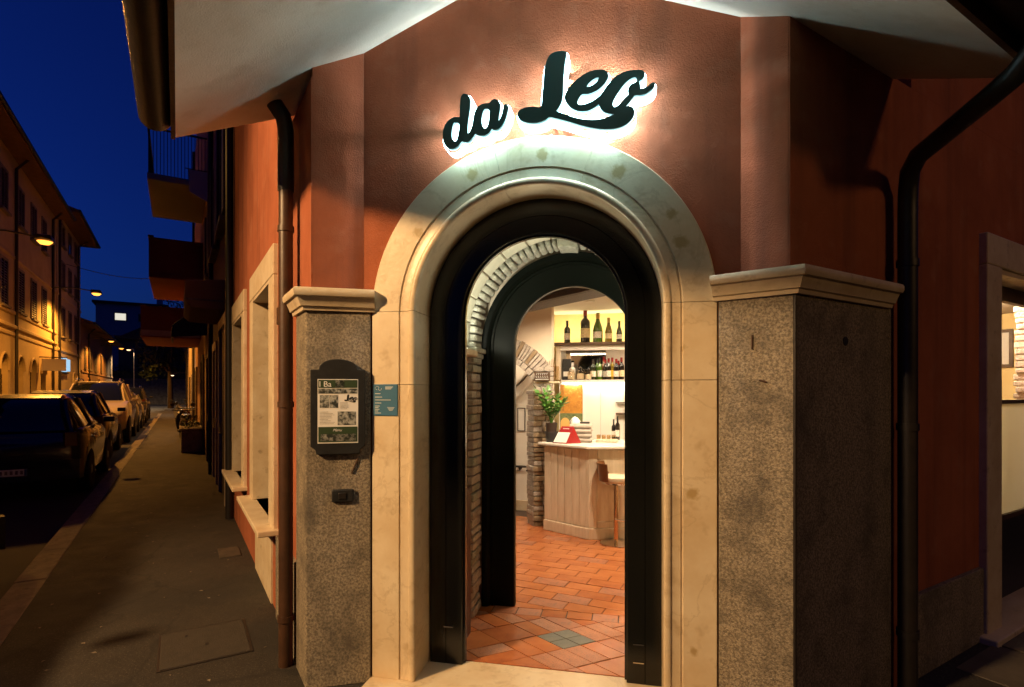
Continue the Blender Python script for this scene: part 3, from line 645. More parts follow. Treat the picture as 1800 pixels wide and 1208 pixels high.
me = outline_mesh([[((x-.3)*sc_, (z-3.25)*sc_) for x, z in q] for q in SIGN_LEO], .0004); me.materials.append(M['black']); o = link('script_mark', me, sh); o.location = (.073,-.0312,.318)
me = text_mesh('Menu', .022, shear=.4); me.materials.append(M['paper']); o = link('script_mark', me, sh); o.location = (-.03,-.0324,.134)

bp = thing('notice_plate', 'small blue notice plate on the left marble jamb', 'plate', (-.881,-.0065,1.576))
MB().box(-.076,.076,-.005,0,0,.186).build('panel', M['blue_plate'], bp, bev=.0015)
t_ = MB()
for k, (z, ln) in enumerate(((.128,.035),(.108,.045),(.091,.10),(.073,.04),(.055,.03),(.046,.022),(.036,.028),(.026,.02),(.014,.038))): t_.box(-.066,-.066+ln,-.0062,-.005,z,z+.0038)
for k in range(4): t_.box(.012+.004*k,.058-.004*k,-.0062,-.005,.048-.006*k,.0505-.006*k)
for k in range(3): t_.box(.0,.048-.006*k,-.0062,-.005,.168-.006*k,.1715-.006*k)
t_.build('lettering', M['plate_ink'], bp)['kind'] = 'stuff'
em = MB(); em.tube([(-.052+.012*math.cos(a*.6),-.0058,.163+.010*math.sin(a*.6)) for a in range(9)], .0012, 5); em.tube([(-.034+.010*math.cos(a*.6+2),-.0058,.158+.009*math.sin(a*.6+2)) for a in range(9)], .0012, 5)
em.build('emblem', M['plate_ink'], bp)

ic = thing('wall_socket_box', 'small black electrical box low on the left granite pilaster', 'switch box', MGL @ Vector((.205,-.001,1.075)), AG)
MB().box(-.062,.062,-.018,0,0,.075).build('housing', M['black'], ic, bev=.008)
MB().box(-.024,.020,-.024,-.017,.018,.056).build('flap', M['black_metal'], ic, bev=.004)
# fixings and scars left in the granite
for (Mx, pts_) in ((MGL, [(.29,-.004,1.33),(.275,-.006,1.29),(.255,-.004,1.24)]), (MGR, [(.20,-.004,1.775),(.235,-.007,1.765)]), (MGR, [(.165,-.004,2.0),(.165,-.006,1.93)])):
    MB(Mx).tube(pts_, .005, 6).build('rusty_fixing', M['brown_metal'], B)
MB(MR).lathe([(.0,-.004),(.022,-.004),(.028,.004),(.028,.012)], 14, (.44,.0,1.98), axis='y').build('capped_hole', M['black'], B, smooth=40)

# ================================================================== INSIDE THE RESTAURANT
# floor base and terracotta tiles
fl = struct(MB().prism([(-.68,.301),(.80,.301),(.80,1.25),(3.6,3.6),(3.6,6.2),(-3.2,6.2),(-3.2,3.6),(-.68,1.25)], -.02, .024).build('interior_floor', M['grout']))
tm = {}
def tile_mesh(key, poly, mat):
    if key not in tm:
        cx = sum(p[0] for p in poly)/len(poly); cy = sum(p[1] for p in poly)/len(poly)
        b = [(cx+(x-cx)*.985, cy+(y-cy)*.985) for x, y in poly]
        n = len(poly); mb = MB(); mb.add([(x,y,-.006) for x,y in poly]+[(x,y,.0035) for x,y in poly]+[(x,y,.0055) for x,y in b],
            [tuple(range(2*n,3*n))]+[(i,(i+1)%n,n+(i+1)%n,n+i) for i in range(n)]+[(n+i,n+(i+1)%n,2*n+(i+1)%n,2*n+i) for i in range(n)])
        tm[key] = mb.mesh('tile'); tm[key].materials.append(M[mat])
    return tm[key]
ntile = [0]
def tile(key, poly, mat, loc, rz=0):
    me = tile_mesh((key, mat), poly, mat)
    o = bpy.data.objects.new('tile', me); col.objects.link(o); o.parent = fl
    o.location = (loc[0], loc[1], .0245+random.uniform(-.0012,.0012)); o.rotation_euler = (random.uniform(-.006,.006), random.uniform(-.006,.006), rz); ntile[0] += 1
# vestibule: diagonal tiles with a grey stone diamond in the middle
U = Vector((.205,.152)); V = Vector((.205,-.152)); O = Vector((.10,.73))
def quad(u0,u1,v0,v1,g=.006):
    L1 = U.length; L2 = V.length; a = g/2/L1; b = g/2/L2
    return [tuple(U*(u0+a)+V*(v0+b)), tuple(U*(u0+a)+V*(v1-b)), tuple(U*(u1-a)+V*(v1-b)), tuple(U*(u1-a)+V*(v0+b))]
def clip_poly(poly, x0, x1, y0, y1):
    def cut(p, f, g):
        out = []
        for i in range(len(p)):
            a, b = p[i], p[(i+1) % len(p)]; fa, fb = f(a), f(b)
            if fa >= 0: out.append(a)
            if (fa >= 0) != (fb >= 0):
                t = fa/(fa-fb); out.append((a[0]+(b[0]-a[0])*t, a[1]+(b[1]-a[1])*t))
        return out
    for f in (lambda p: p[0]-x0, lambda p: x1-p[0], lambda p: p[1]-y0, lambda p: y1-p[1]):
        poly = cut(poly, f, None)
        if len(poly) < 3: return []
    return poly
for i in range(-5,6):
    for j in range(-5,6):
        if i == 0 and j == 0:
            parts = [(-.5,0,-.5,0),(0,.5,-.5,0),(-.5,0,0,.5),(0,.5,0,.5)]; mats = ['tile_grey']*4
        else:
            sp = random.random()
            parts = [(-.5,0,-.5,.5),(0,.5,-.5,.5)] if sp < .35 else [(-.5,.5,-.5,0),(-.5,.5,0,.5)] if sp < .7 else [(-.5,.5,-.5,.5)]
            near = abs(i)+abs(j) <= 2 and (i <= 0 or j >= 0)
            mats = [random.choice(['tile4','tile2','tile4','tile']) if near else random.choice(['tile','tile2','tile2','tile3']) for _ in parts]
        for (u0,u1,v0,v1), mt in zip(parts, mats):
            p = [(O.x+x+i*U.x+j*V.x, O.y+y+i*U.y+j*V.y) for x, y in quad(u0,u1,v0,v1)]
            p = clip_poly(p, -.665, .78, .303, 1.058)
            if p:
                cx = sum(q[0] for q in p)/len(p); cy = sum(q[1] for q in p)/len(p)
                tile(('v',i,j,u0,v0), [(x-cx,y-cy) for x,y in p], mt, (cx,cy))
for k in range(8):
    x = -.61+k*.192
    tile('row', [(-.092,-.063),(.092,-.063),(.092,.063),(-.092,.063)], random.choice(['tile','tile2','tile2','tile3']), (x,1.125), 0)
# room: staggered tiles laid askew to the door
ar = R(-13); ea = Vector((math.cos(ar), math.sin(ar))); eb = Vector((-ea.y, ea.x)); TW, TH = .30, .152
for j in range(-2, 24):
    for i in range(-9, 11):
        c = Vector((0,1.15))+ea*((i+.5*(j % 2))*TW)+eb*(j*TH)
        if c.y < 1.05 or c.y > 4.3: continue
        
        # only where the doorway lets one look
        lim = -.36-(c.y-1.2)*.21; limr = .95+(c.y-1.2)*.10
        if not (lim-.2 < c.x < limr+.2): continue
        p = [tuple(c+ea*x+eb*y) for x, y in ((-TW/2+.003,-TH/2+.003),(TW/2-.003,-TH/2+.003),(TW/2-.003,TH/2-.003),(-TW/2+.003,TH/2-.003))]
        p = clip_poly(p, -3, 3, 1.192, 9)
        if not p: continue
        cx = sum(q[0] for q in p)/len(p); cy = sum(q[1] for q in p)/len(p)
        key = ('r', 0) if c.y > 1.5 else ('r', i, j)
        tile(key, [(x-cx,y-cy) for x,y in p], random.choice(['tile','tile2','tile2','tile2','tile','tile2','tile3'] if c.x < .25 or c.y > 1.9 else ['tile3','tile','tile2']), (cx,cy))

# shell of the room
pw = MB(); r = .69; n = 32; vs = []; fs = []
xs = [-1.9]+[CX2-r*math.cos(math.pi*i/n) for i in range(n+1)]+[1.9]
for i, x in enumerate(xs):
    zb = CZ2+math.sqrt(max(r*r-(x-CX2)**2,0)) if 0 < i < len(xs)-1 else 0
    vs += [(x,1.205,zb),(x,1.205,3.0),(x,1.30,zb),(x,1.30,3.0)]
for i in range(1,len(xs)-2):
    a = i*4; c = a+4; fs += [(a,c,c+1,a+1),(a+2,a+3,c+3,c+2),(a,a+2,c+2,c)]
pw.add(vs, fs); pw.box(-1.9,CX2-r,1.205,1.30,0,3.0); pw.box(CX2+r,1.9,1.205,1.30,0,3.0)
pw.build('inner_front_wall', M['cream_wall'], B)
MB().prism([(-1.9,1.25),(1.9,1.25),(5.2,4.4),(5.2,6.5),(-4.2,6.5),(-4.2,3.6)], 2.86, 2.98).build('room_ceiling', M['white_wall'], B)
MB().box(-3.3,3.7,5.12,5.3,0,2.86).build('back_wall', M['yellow_wall'], B)
MB().box(-3.3,-.62,4.62,4.75,0,2.86).build('stair_wall', M['white_wall'], B)
MB().box(-3.3,-.62,4.600,4.619,.03,.17).build('skirting', M['marble2'], B)
MB().box(3.2,3.35,2.6,5.2,0,2.86).build('room_end_wall', M['cream_wall'], B)
MB().box(-3.4,-3.3,2.2,5.2,0,2.86).build('room_end_wall', M['cream_wall'], B)
# cream wall with the brick arch over the stair
aw = MB(); cx, cz, ro = -1.30, 1.40, 1.02; n = 24; vs = []; fs = []
ang = [R(180)-(R(180)-math.acos((-.43-cx)/ro))*i/n for i in range(n+1)]
xs = [cx+ro*math.cos(a) for a in ang]
for i, x in enumerate(xs):
    zb = cz+math.sqrt(max(ro*ro-(x-cx)**2,0)); vs += [(x,3.86,zb),(x,3.86,2.86),(x,4.10,zb),(x,4.10,2.86)]
for i in range(n): a = i*4; c = a+4; fs += [(a,c,c+1,a+1),(a+2,a+3,c+3,c+2),(a,a+2,c+2,c)]
aw.add(vs, fs); aw.add([(-.43,3.86,1.3),(-.43,4.10,1.3),(-.43,4.10,2.86),(-.43,3.86,2.86)], [(0,1,2,3)]); aw.box(-3.3,cx-ro-.001,3.86,4.10,0,2.86)
aw.build('arch_wall', M['cream_wall'], B)
core = MB().box(-.60,-.432,3.87,4.09,0,1.98)
ringp = core.build('brick_arch', M['mortar'], B)
ringm = MB()
a = R(33)
while a < R(86):
    da_ = R(random.uniform(2.3,3.3)); r0 = .865+random.uniform(-.004,.004); r1 = 1.075+random.uniform(-.008,.008); y0 = 3.835+random.uniform(-.006,.006)
    p = [(cx+q*math.cos(b), cz+q*math.sin(b)) for q, b in ((r0,a),(r1,a),(r1,a+da_-R(.45)),(r0,a+da_-R(.45)))]
    MB().prism_y(p, y0, 3.95).build('brick', M['brick_grey'] if random.random() < .75 else M['brick_brown'], ringp, bev=.004)
    a += da_
a = R(14)
while a < R(88):
    da_ = R(random.uniform(5.5,8)); r0 = .785+random.uniform(-.01,.01)
    p = [(cx+q*math.cos(b), cz+q*math.sin(b)) for q, b in ((r0,a),(.860,a),(.860,a+da_-R(.7)),(r0,a+da_-R(.7)))]
    MB().prism_y(p, 3.82+random.uniform(-.006,.006), 4.12).build('brick', M['brick_grey'], ringp, bev=.005)
    a += da_
# pier: grey coursed face towards the stair, brown rubble towards the bar
z = .026; k = 0
while z < 1.72:
    h = random.uniform(.05,.072); j = random.uniform(-.010,.010)
    A = Vector((-.755,3.90)); Bc = Vector((-.640+j*.5,3.735+j)); Cc = Vector((-.40,3.845))
    q1 = [(A.x+j,A.y),(Bc.x,Bc.y),(Bc.x+.03,Bc.y+.12),(A.x+.12,A.y+.10)]
    MB().prism([(q1[0][0],q1[0][1]),(q1[1][0]-.003,q1[1][1]),(q1[2][0],q1[2][1]),(q1[3][0],q1[3][1])], z, z+h-.007).build('brick', M['brick_grey'], ringp, bev=.006)
    s0 = random.uniform(.35,.65); mid = Bc.lerp(Cc, s0)
    for u, v in ((Bc, mid),(mid, Cc)):
        jj = random.uniform(-.012,.008)
        MB().prism([(u.x+.003,u.y+jj),(v.x-.004,v.y+jj),(v.x-.004,v.y+.12),(u.x+.003,u.y+.12)], z, z+h-.008).build('brick', random.choice([M['brick_brown'],M['brick_brown'],M['brick_grey']]), ringp, bev=.008)
    z += h; k += 1
z = 1.725
while z < 1.98:
    h = .062
    x = -.60+random.uniform(-.06,0)
    while x < -.42:
        w_ = random.uniform(.09,.15)
        MB().box(x, min(x+w_-.007,-.40), 3.80+random.uniform(-.008,.006), 3.95, z, z+h-.007).build('brick', M['brick_grey'], ringp, bev=.006); x += w_
    z += h
# stair string and handrail beyond the arch
MB().prism_y([(-1.6,1.05),(-.62,2.02),(-.62,2.16),(-1.6,1.19)], 4.46, 4.615).build('stair_string', M['white_paint'], B, bev=.008)
MB().prism_y([(-1.6,1.22),(-.62,2.19),(-.62,2.24),(-1.6,1.27)], 4.44, 4.615).build('stair_moulding', M['white_paint'], B, bev=.006)
hr = thing('handrail', 'black iron handrail on the white stair wall', 'handrail', (-1.0,4.55,.64))
MB().tube([(-.25,0,-.08),(-.03,0,.02),(.10,0,.02)], .016, 8).build('rail', M['black_metal'], hr, smooth=40)
MB().tube([(.02,.07,.0),(.02,.03,-.03),(.02,0,.0)], .011, 8).build('bracket', M['black_metal'], hr)
MB().lathe([(.0,0),(.028,0),(.028,.012),(.0,.012)], 12, (.02,.05,.0), 'y').build('wall_rose', M['black_metal'], hr)
MB().tube([(.10,0,.02),(.14,.0,.015),(.15,.0,-.02),(.12,0,-.04)], .014, 8).build('scroll_end', M['black_metal'], hr)
fp = thing('picture_frame', 'narrow black picture frame with white sheet on the stair wall', 'picture', (-.965,4.618,1.155))
f_ = MB(); f_.box(-.056,-.046,-.02,0,0,.33); f_.box(.046,.056,-.02,0,0,.33); f_.box(-.046,.046,-.02,0,0,.01); f_.box(-.046,.046,-.02,0,.32,.33); f_.build('frame', M['black'], fp)
MB().box(-.046,.046,-.012,0,.01,.32).build('sheet', M['paper'], fp)
# ceiling beam
bx = thing('ceiling_beam', 'dark oak beam crossing the restaurant ceiling diagonally', 'beam', (-.1,2.33,2.64), math.atan2(1.923-2.737,.323+.517))
MB().box(-1.9,1.5,.0,.30,.04,.262).build('timber', M['beam'], bx, bev=.01)
MB().box(-1.9,1.5,-.045,.0,.0,.05).build('moulding', M['beam'], bx, bev=.008)
MB().box(-1.9,1.5,.0005,.30,.0,.0395).build('lower_board', M['beam'], bx, bev=.006)

# bar counter
bc = thing('bar_counter', 'limed wood bar counter with plank front and white top', 'bar counter', (.077,3.286,.03))
Lf = Vector((-.565,.354)); Ll = Lf.length; Lf.normalize(); Rf = Vector((.86,.19)).normalized()
pl = [(0,0), tuple(Rf*1.1), (1.1,.9), (-.1,.75), tuple(Lf*Ll)]
def shrink(d): return [(x*(1-d)+.35*d, y*(1-d)+.45*d) for x, y in pl]
MB().prism(shrink(.02), 0, 1.03).build('carcass', M['white_wood'], bc)
nl = Vector((-Lf.y, Lf.x));
if nl.y > 0: nl = -nl
nr = Vector((Rf.y, -Rf.x))
def face_box(mb, d, nrm, a, b, z0, z1, p0, p1):
    q = [d*a+nrm*p0, d*b+nrm*p0, d*b+nrm*p1, d*a+nrm*p1]
    mb.prism([tuple(v) for v in q], z0, z1); return mb
np_ = 6
for i in range(np_):
    face_box(MB(), Lf, nl, .03+(Ll-.03)*i/np_+.003, .03+(Ll-.03)*(i+1)/np_-.003, .13, 1.02, -.02, .006).build('plank', M['white_wood'], bc, bev=.006)
face_box(MB(), Lf, nl, -.012, .028, .0, 1.02, -.02, .012).build('corner_post', M['white_wood'], bc, bev=.004)
face_box(MB(), Lf, nl, -.02, Ll, .0, .125, -.02, .024).build('skirting', M['white_wood'], bc, bev=.006)
face_box(MB(), Rf, nr, .0, 1.1, .0, .125, -.02, .024).build('skirting', M['white_wood'], bc, bev=.006)
face_box(MB(), Rf, nr, .0, .09, .13, 1.02, -.02, .012).build('stile', M['white_wood'], bc, bev=.004)
face_box(MB(), Rf, nr, .095, 1.1, .92, 1.02, -.02, .012).build('rail', M['white_wood'], bc, bev=.004)
face_box(MB(), Rf, nr, .095, 1.1, .13, .20, -.02, .012).build('rail', M['white_wood'], bc, bev=.004)
face_box(MB(), Rf, nr, .095, 1.1, .202, .918, -.02, .002).build('panel', M['white_wood'], bc)
tp = [tuple((nl+nr)*.055), tuple(Rf*1.15+nr*.06), (1.15,.95), (-.1,.8), tuple(Lf*(Ll+.06)+nl*.06)]
MB().prism(tp, 1.032, 1.072).build('counter_top', M['marble_top'], bc, bev=.012)
CT = 1.102
# back bar: open mirrored shelf on a white cabinet
cb_ = thing('back_bar_cabinet', 'white back bar cabinet with lit shelf and dark top', 'cabinet', (.4,4.7,.0))
x0, x1 = -.82, .8
MB().box(x0,x1,.0,.36,.03,1.84).build('lower_carcass', M['white_paint'], cb_)
MB().box(x0+.01,x1,-.03,.40,1.845,1.88).build('shelf', M['white_paint'], cb_, bev=.004)
MB().box(x0+.03,x1,-.022,-.006,1.828,1.844).build('light_strip', emission('shelf lamp strip', (1,.86,.62), 8), cb_)
MB().box(x0-.06,x0,-.01,.40,1.882,2.36).build('side_panel', M['white_wood'], cb_)
MB().box(x0,x1,-.012,.03,2.295,2.36).build('pelmet', M['white_paint'], cb_)
mir = pm('aged mirror', (.80,.74,.64), None, rough=.05, metal=1)
MB().box(x0+.62,x1,.385,.395,1.882,2.36).build('back_panel', M['cream_wall'], cb_)
MB().box(x0,x0+.615,.385,.395,1.882,2.36).build('mirror_back', mir, cb_)
MB().box(x0-.09,x1,-.05,.41,2.362,2.405).build('top_board', M['dark_wood'], cb_, bev=.005)
for i, xx in enumerate((-.50,-.26,.05,.3)): MB().box(xx,xx+.004,-.003,.0,.05,1.82).build('panel_joint', M['cushion'], cb_)
MB().box(-.05,.8,-.10,-.004,1.40,1.425).build('wall_shelf', M['dark_wood'], cb_, bev=.003)
MB().box(-.05,.8,-.08,-.004,1.56,1.572).build('wall_shelf', M['dark_wood'], cb_, bev=.003)
for i in range(4): light('shelf_light', 'AREA', (-.25+i*.25+.0, 4.66, 1.822), 1.1, (1,.82,.58), None, .2, (0,0,0), size_y=.03)
light('niche_light', 'AREA', (.35, 4.735, 2.29), 3.0, (1,.84,.62), None, 1.4, (R(25),0,0), size_y=.04)
light('cove_light', 'AREA', (.35, 4.85, 2.42), 14.0, (1,.80,.42), None, 2.0, (R(160),0,0), size_y=.05)
# bottles
def bottle(loc, h, rad, glassm, labelm, capm, label, group, kind=0):
    b = thing('bottle', label, 'bottle', loc, random.uniform(-.3,.3), group)
    if kind == 0: p = [(0,0),(rad,0),(rad,h*.60),(rad*.93,h*.65),(rad*.40,h*.74),(rad*.36,h*.96),(rad*.40,h*.965),(rad*.40,h),(0,h)]
    else: p = [(0,0),(rad,0),(rad*1.02,h*.40),(rad*.85,h*.55),(rad*.48,h*.72),(rad*.36,h*.82),(rad*.36,h*.97),(rad*.42,h*.975),(rad*.42,h),(0,h)]
    MB().lathe(p, 16).build('glass_body', glassm, b, smooth=35)
    lp = MB(); r_ = rad*1.02; n = 9; vs = []; fs = []
    for i in range(n):
        a = -math.pi/2-1.15+2.3*i/(n-1); vs += [(r_*math.cos(a), r_*math.sin(a), h*.14), (r_*math.cos(a), r_*math.sin(a), h*(.42 if kind == 0 else .36))]
    for i in range(n-1): fs.append((2*i,2*i+2,2*i+3,2*i+1))
    me = bpy.data.meshes.new('label'); me.from_pydata(vs, [], fs); me.materials.append(labelm); me.shade_smooth(); link('label', me, b)
    MB().lathe([(rad*.41,h*.80),(rad*.41,h*.995),(rad*.43,h*1.0),(0,h*1.004)], 12).build('capsule', capm, b, smooth=35)
    return b
bg_dark = pm('dark green bottle glass', (.012,.020,.008), None, rough=.06, coat=.5); bg_green = pm('green bottle glass', (.06,.13,.012), None, rough=.06, coat=.5)
bg_olive = pm('olive bottle glass', (.20,.14,.02), None, rough=.06, coat=.5); bg_black = pm('black bottle glass', (.010,.008,.008), None, rough=.06, coat=.5); bg_amber = pm('amber bottle glass', (.16,.06,.012), None, rough=.06, coat=.5)
bg_clear = pm('clear bottle glass', (.55,.52,.48), None, rough=.08, spec=.6)
lab_w = pm('white bottle label', (.75,.70,.62), (.45,.42,.38), 60, 3, .6, lo=.55, hi=.6); lab_c = pm('cream bottle label', (.72,.60,.38), (.5,.4,.2), 60, 3, .6, lo=.56, hi=.6)
lab_y = pm('yellow bottle label', (.72,.42,.04), None, rough=.6); lab_g = pm('lime bottle label', (.45,.55,.04), None, rough=.6)
cap_r = pm('red foil', (.20,.012,.012), None, rough=.3); cap_b = pm('black foil', (.015,.015,.015), None, rough=.3); cap_g = pm('gold foil', (.45,.32,.10), None, rough=.3, metal=.6); cap_w = pm('white foil', (.6,.58,.55), None, rough=.35)
TB = 2.408
for x, h, rd_, gm, lm, cm, lb, kd in ((-.33,.315,.044,bg_dark,lab_w,cap_b,'small dark wine bottle at left end of cabinet top',0),(-.075,.47,.068,bg_black,lab_c,cap_r,'large magnum bottle with red neck on cabinet top',0),
        (.10,.41,.068,bg_green,lab_w,cap_g,'wide green sparkling wine bottle on cabinet top',1),(.25,.34,.050,bg_olive,lab_c,cap_g,'olive brown wine bottle on cabinet top',1),(.395,.29,.042,bg_dark,lab_w,cap_b,'short dark bottle at right end of cabinet top',1)):
    bottle((x,4.76,TB), h, rd_, gm, lm, cm, lb, 'bottles on the cabinet top', kd)
SB = 1.883
row = [(.035,.29,.042,bg_dark,lab_w,cap_b,'dark bottle with white label, first in the shelf row',0,0),(.085,.30,.036,bg_green,lab_g,cap_b,'green bottle with lime label on the mirrored shelf',0,.10),(.125,.31,.034,bg_green,lab_w,cap_b,'slim green bottle with white label on the mirrored shelf',0,.02),
 (.178,.33,.036,bg_amber,lab_w,cap_r,'tall amber bottle with red neck on the mirrored shelf',0,.12),(.205,.29,.036,bg_black,lab_w,cap_r,'dark bottle with red foil behind the amber one',0,.04),(.248,.30,.038,bg_black,lab_w,cap_r,'black bottle with white label mid shelf row',0,.0),
 (.300,.31,.040,bg_olive,lab_y,cap_r,'bottle with yellow label and red neck on shelf',0,.02),(.355,.29,.040,bg_black,lab_w,cap_r,'dark bottle with square white label and red neck',0,.0),(.385,.27,.036,bg_black,lab_w,cap_r,'dark red-necked bottle behind the square label one',0,.12),(.425,.31,.040,bg_black,lab_c,cap_r,'last bottle of the shelf row beside the door frame',0,.03)]
for x, h, rd_, gm, lm, cm, lb, kd, dy in row: bottle((x,4.76+dy,SB), h, rd_, gm, lm, cm, lb, 'bottles on the mirrored shelf', kd)
bottle((-.26,4.80,SB), .25, .046, bg_clear, lab_w, cap_w, 'clear square-shouldered spirit bottle behind glass jars', 'bottles on the mirrored shelf', 0)
bottle((.385,4.10,CT), .30, .030, bg_black, lab_w, cap_b, 'slim black oil bottle on the counter', 'bottles on the counter', 0)
bottle((.335,4.14,CT), .26, .028, bg_black, lab_w, cap_b, 'shorter black oil bottle on the counter', 'bottles on the counter', 0)
jar_m = glass('jar glass', (.93,.88,.80), .03)
for k, (x, rr_, h, lb) in enumerate(((-.27,.055,.12,'squat glass jar at left of the shelf'),(-.14,.06,.15,'lidded glass jar in the middle of the jars'),(-.03,.05,.13,'glass jar next to the first shelf bottle'))):
    j = thing('glass_jar', lb, 'jar', (x,4.73,SB), 0, 'glass jars on the mirrored shelf')
    MB().lathe([(0,.0),(rr_,0),(rr_,h*.8),(rr_*.75,h*.9),(rr_*.75,h),(rr_*.68,h),(rr_*.68,h*.9),(rr_*.92,h*.78),(rr_*.92,.006),(0,.006)], 18).build('body', jar_m, j, smooth=40)
    MB().lathe([(0,.008),(rr_*.88,.008),(rr_*.88,h*.55),(0,h*.6)], 14).build('contents', M['paper'], j, smooth=40)
    MB().lathe([(0,h),(rr_*.8,h),(rr_*.8,h+.014),(rr_*.3,h+.02),(0,h+.045)], 14).build('lid', jar_m, j, smooth=40)
bk = thing('boxed_bottle', 'dark boxed bottle at left end of the shelf', 'box', (-.345,4.86,SB))
MB().box(-.06,.06,-.05,.05,0,.30).build('carton', M['black'], bk, bev=.004); MB().box(-.045,.045,-.053,-.049,.05,.12).build('label', M['paper'], bk)
# painting on the cabinet front
pa = thing('painting', 'abstract painting with ochre top and green lower half', 'painting', (-.265,4.698,1.19))
MB().box(-.158,.158,-.02,-.005,.0,.22).build('green_field', M['art_green'], pa); MB().box(-.158,.158,-.02,-.005,.222,.62).build('ochre_field', M['art_orange'], pa)
f_ = MB(); f_.box(.160,.170,-.024,0,-.01,.63); f_.box(-.170,-.160,-.024,0,-.01,.63); f_.box(-.16,.16,-.024,0,.622,.632); f_.box(-.16,.16,-.024,0,-.01,-.002); f_.build('frame', M['white_paint'], pa)
MB().box(-.118,-.112,-.022,-.019,.25,.62).build('dark_line', M['dark_wood'], pa)
# wooden plaque and glass of utensils on the ledge
pq_ = thing('wooden_plaque', 'small dark wooden plaque with pale lettering on the brick ledge', 'plaque', (-.535,3.775,1.848))
MB().box(-.098,.098,-.018,0,0,.115).build('board', M['dark_wood'], pq_, bev=.004)
t_ = MB()
for i in range(6):
    t_.box(-.075+i*.026,-.068+i*.026,-.020,-.0175,.078,.10); t_.box(-.075+i*.026,-.058+i*.026,-.020,-.0175,.094,.10)
    t_.box(-.080+i*.028,-.074+i*.028,-.020,-.0175,.044,.066); t_.box(-.080+i*.028,-.062+i*.028,-.020,-.0175,.044,.049)
t_.box(-.085,.085,-.020,-.0175,.018,.026); t_.build('lettering', M['plate_ink'], pq_)['kind'] = 'stuff'
for k, x in enumerate((-.395,-.34)):
    v = thing('glass_vase', ('clear glass vase holding utensils beside the plaque','clear empty glass vase nearest the cabinet side')[k], 'vase', (x-.03,3.84,1.845), 0, 'glass vases on the brick ledge')
    MB().lathe([(0,0),(.034,0),(.036,.19),(.032,.19),(.030,.008),(0,.008)], 16).build('body', jar_m, v, smooth=40)
    if k == 0:
        for q in range(3): MB().tube([(0,0,.01),(-.03+q*.03,.01,.26+.02*q)], .004, 5).build('utensil', M['chrome'], v)
led = MB().box(-.64,-.33,3.79,3.95,1.822,1.845).build('ledge', M['marble2'], B, bev=.004)
# plant
pt = thing('potted_plant', 'leafy green plant in a charcoal pot on the counter', 'plant', (-.40,3.62,CT))
MB().lathe([(0,0),(.062,0),(.080,.115),(.084,.118),(.084,.128),(.074,.128),(.070,.10),(0,.10)], 18).build('pot', M['pot'], pt, smooth=40)
MB().lathe([(0,.10),(.062,.10),(.072,.235),(.066,.235),(.06,.22),(0,.22)], 18).build('inner_pot', M['pot_brown'], pt, smooth=40)
rs = random.Random(3)
for k in range(11):
    a = k*2.4; sp = rs.uniform(.05,.24); hh = rs.uniform(.20,.44)*(1 if k % 3 else 1.05)
    dx, dy = math.cos(a)*sp, math.sin(a)*sp*.7; pts_ = [(dx*.15*s*0+dx*(s**1.4), dy*(s**1.4), .20+hh*s) for s in (0,.25,.5,.75,1)]
    st = MB().tube(pts_, [.005,.0045,.004,.003,.002], 6).build('stem', M['leaf'], pt)
    lf = MB()
    for q in range(10):
        s = .42+.58*q/9; p = Vector((dx*(s**1.4), dy*(s**1.4), .20+hh*s)); sd = 1 if q % 2 else -1
        aa = a+sd*1.2+rs.uniform(-.4,.4); d = Vector((math.cos(aa), math.sin(aa), rs.uniform(.2,.9))).normalized(); ll = rs.uniform(.065,.10)
        if q == 9: d = Vector((dx*2, dy*2, .6)).normalized()
        w_ = d.cross(Vector((0,0,1))).normalized()*ll*.34; up = w_.cross(d).normalized()*ll*.08
        lf.add([p, p+d*ll*.35+w_+up, p+d*ll, p+d*ll*.35-w_+up, p+d*ll*.45-up], [(0,1,4),(1,2,4),(2,3,4),(3,0,4)])
    lf.build('leaves', M['leaf'], st, smooth=60)
# red menu stand, stacked cloths, basket
rm = thing('menu_stand', 'red folded menu stand with white card on the counter', 'menu stand', (-.215,3.50,CT), R(-20))
MB().add([(-.135,-.07,0),(.055,-.07,0),(.10,.01,.20),(-.05,.01,.20),(-.135,-.066,0),(.055,-.066,0),(.10,.014,.20),(-.05,.014,.20)], [(0,1,2,3),(7,6,5,4),(0,4,5,1),(1,5,6,2),(2,6,7,3),(3,7,4,0)]).build('front_panel', M['red'], rm)
MB().add([(.05,-.065,0),(.16,.10,0),(.10,.016,.20),(.046,-.060,0),(.155,.104,0),(.096,.02,.20)], [(0,1,2),(5,4,3),(0,3,4,1),(1,4,5,2),(2,5,3,0)]).build('side_panel', M['red'], rm)
MB().add([(-.125,-.0685-.003,.012),(.045,-.0685-.003,.012),(.075,-.018-.003,.130),(-.085,-.018-.003,.130),(-.125,-.0695,.012),(.045,-.0695,.012),(.075,-.019,.130),(-.085,-.019,.130)], [(0,1,2,3),(7,6,5,4),(0,4,5,1),(1,5,6,2),(2,6,7,3),(3,7,4,0)]).build('card', M['paper'], rm)
MB().box(-.03,.05,-.003,.004,.155,.178).build('printed_strip', M['paper'], rm)
rc = thing('rounded_card', 'pale orange rounded card behind the red menu stand', 'card', (-.225,3.56,CT+.17))
MB().prism_y([(-.055,0)]+[(.055*math.cos(math.pi-math.pi*i/12), .06+.07*math.sin(math.pi*i/12)) for i in range(13)]+[(.055,0)], -.004, .004).build('card', pm('orange card',(.70,.40,.12),None,rough=.6), rc)
MB().box(-.05,.05,-.003,.003,-.17,.0).build('support', M['paper'], rc)
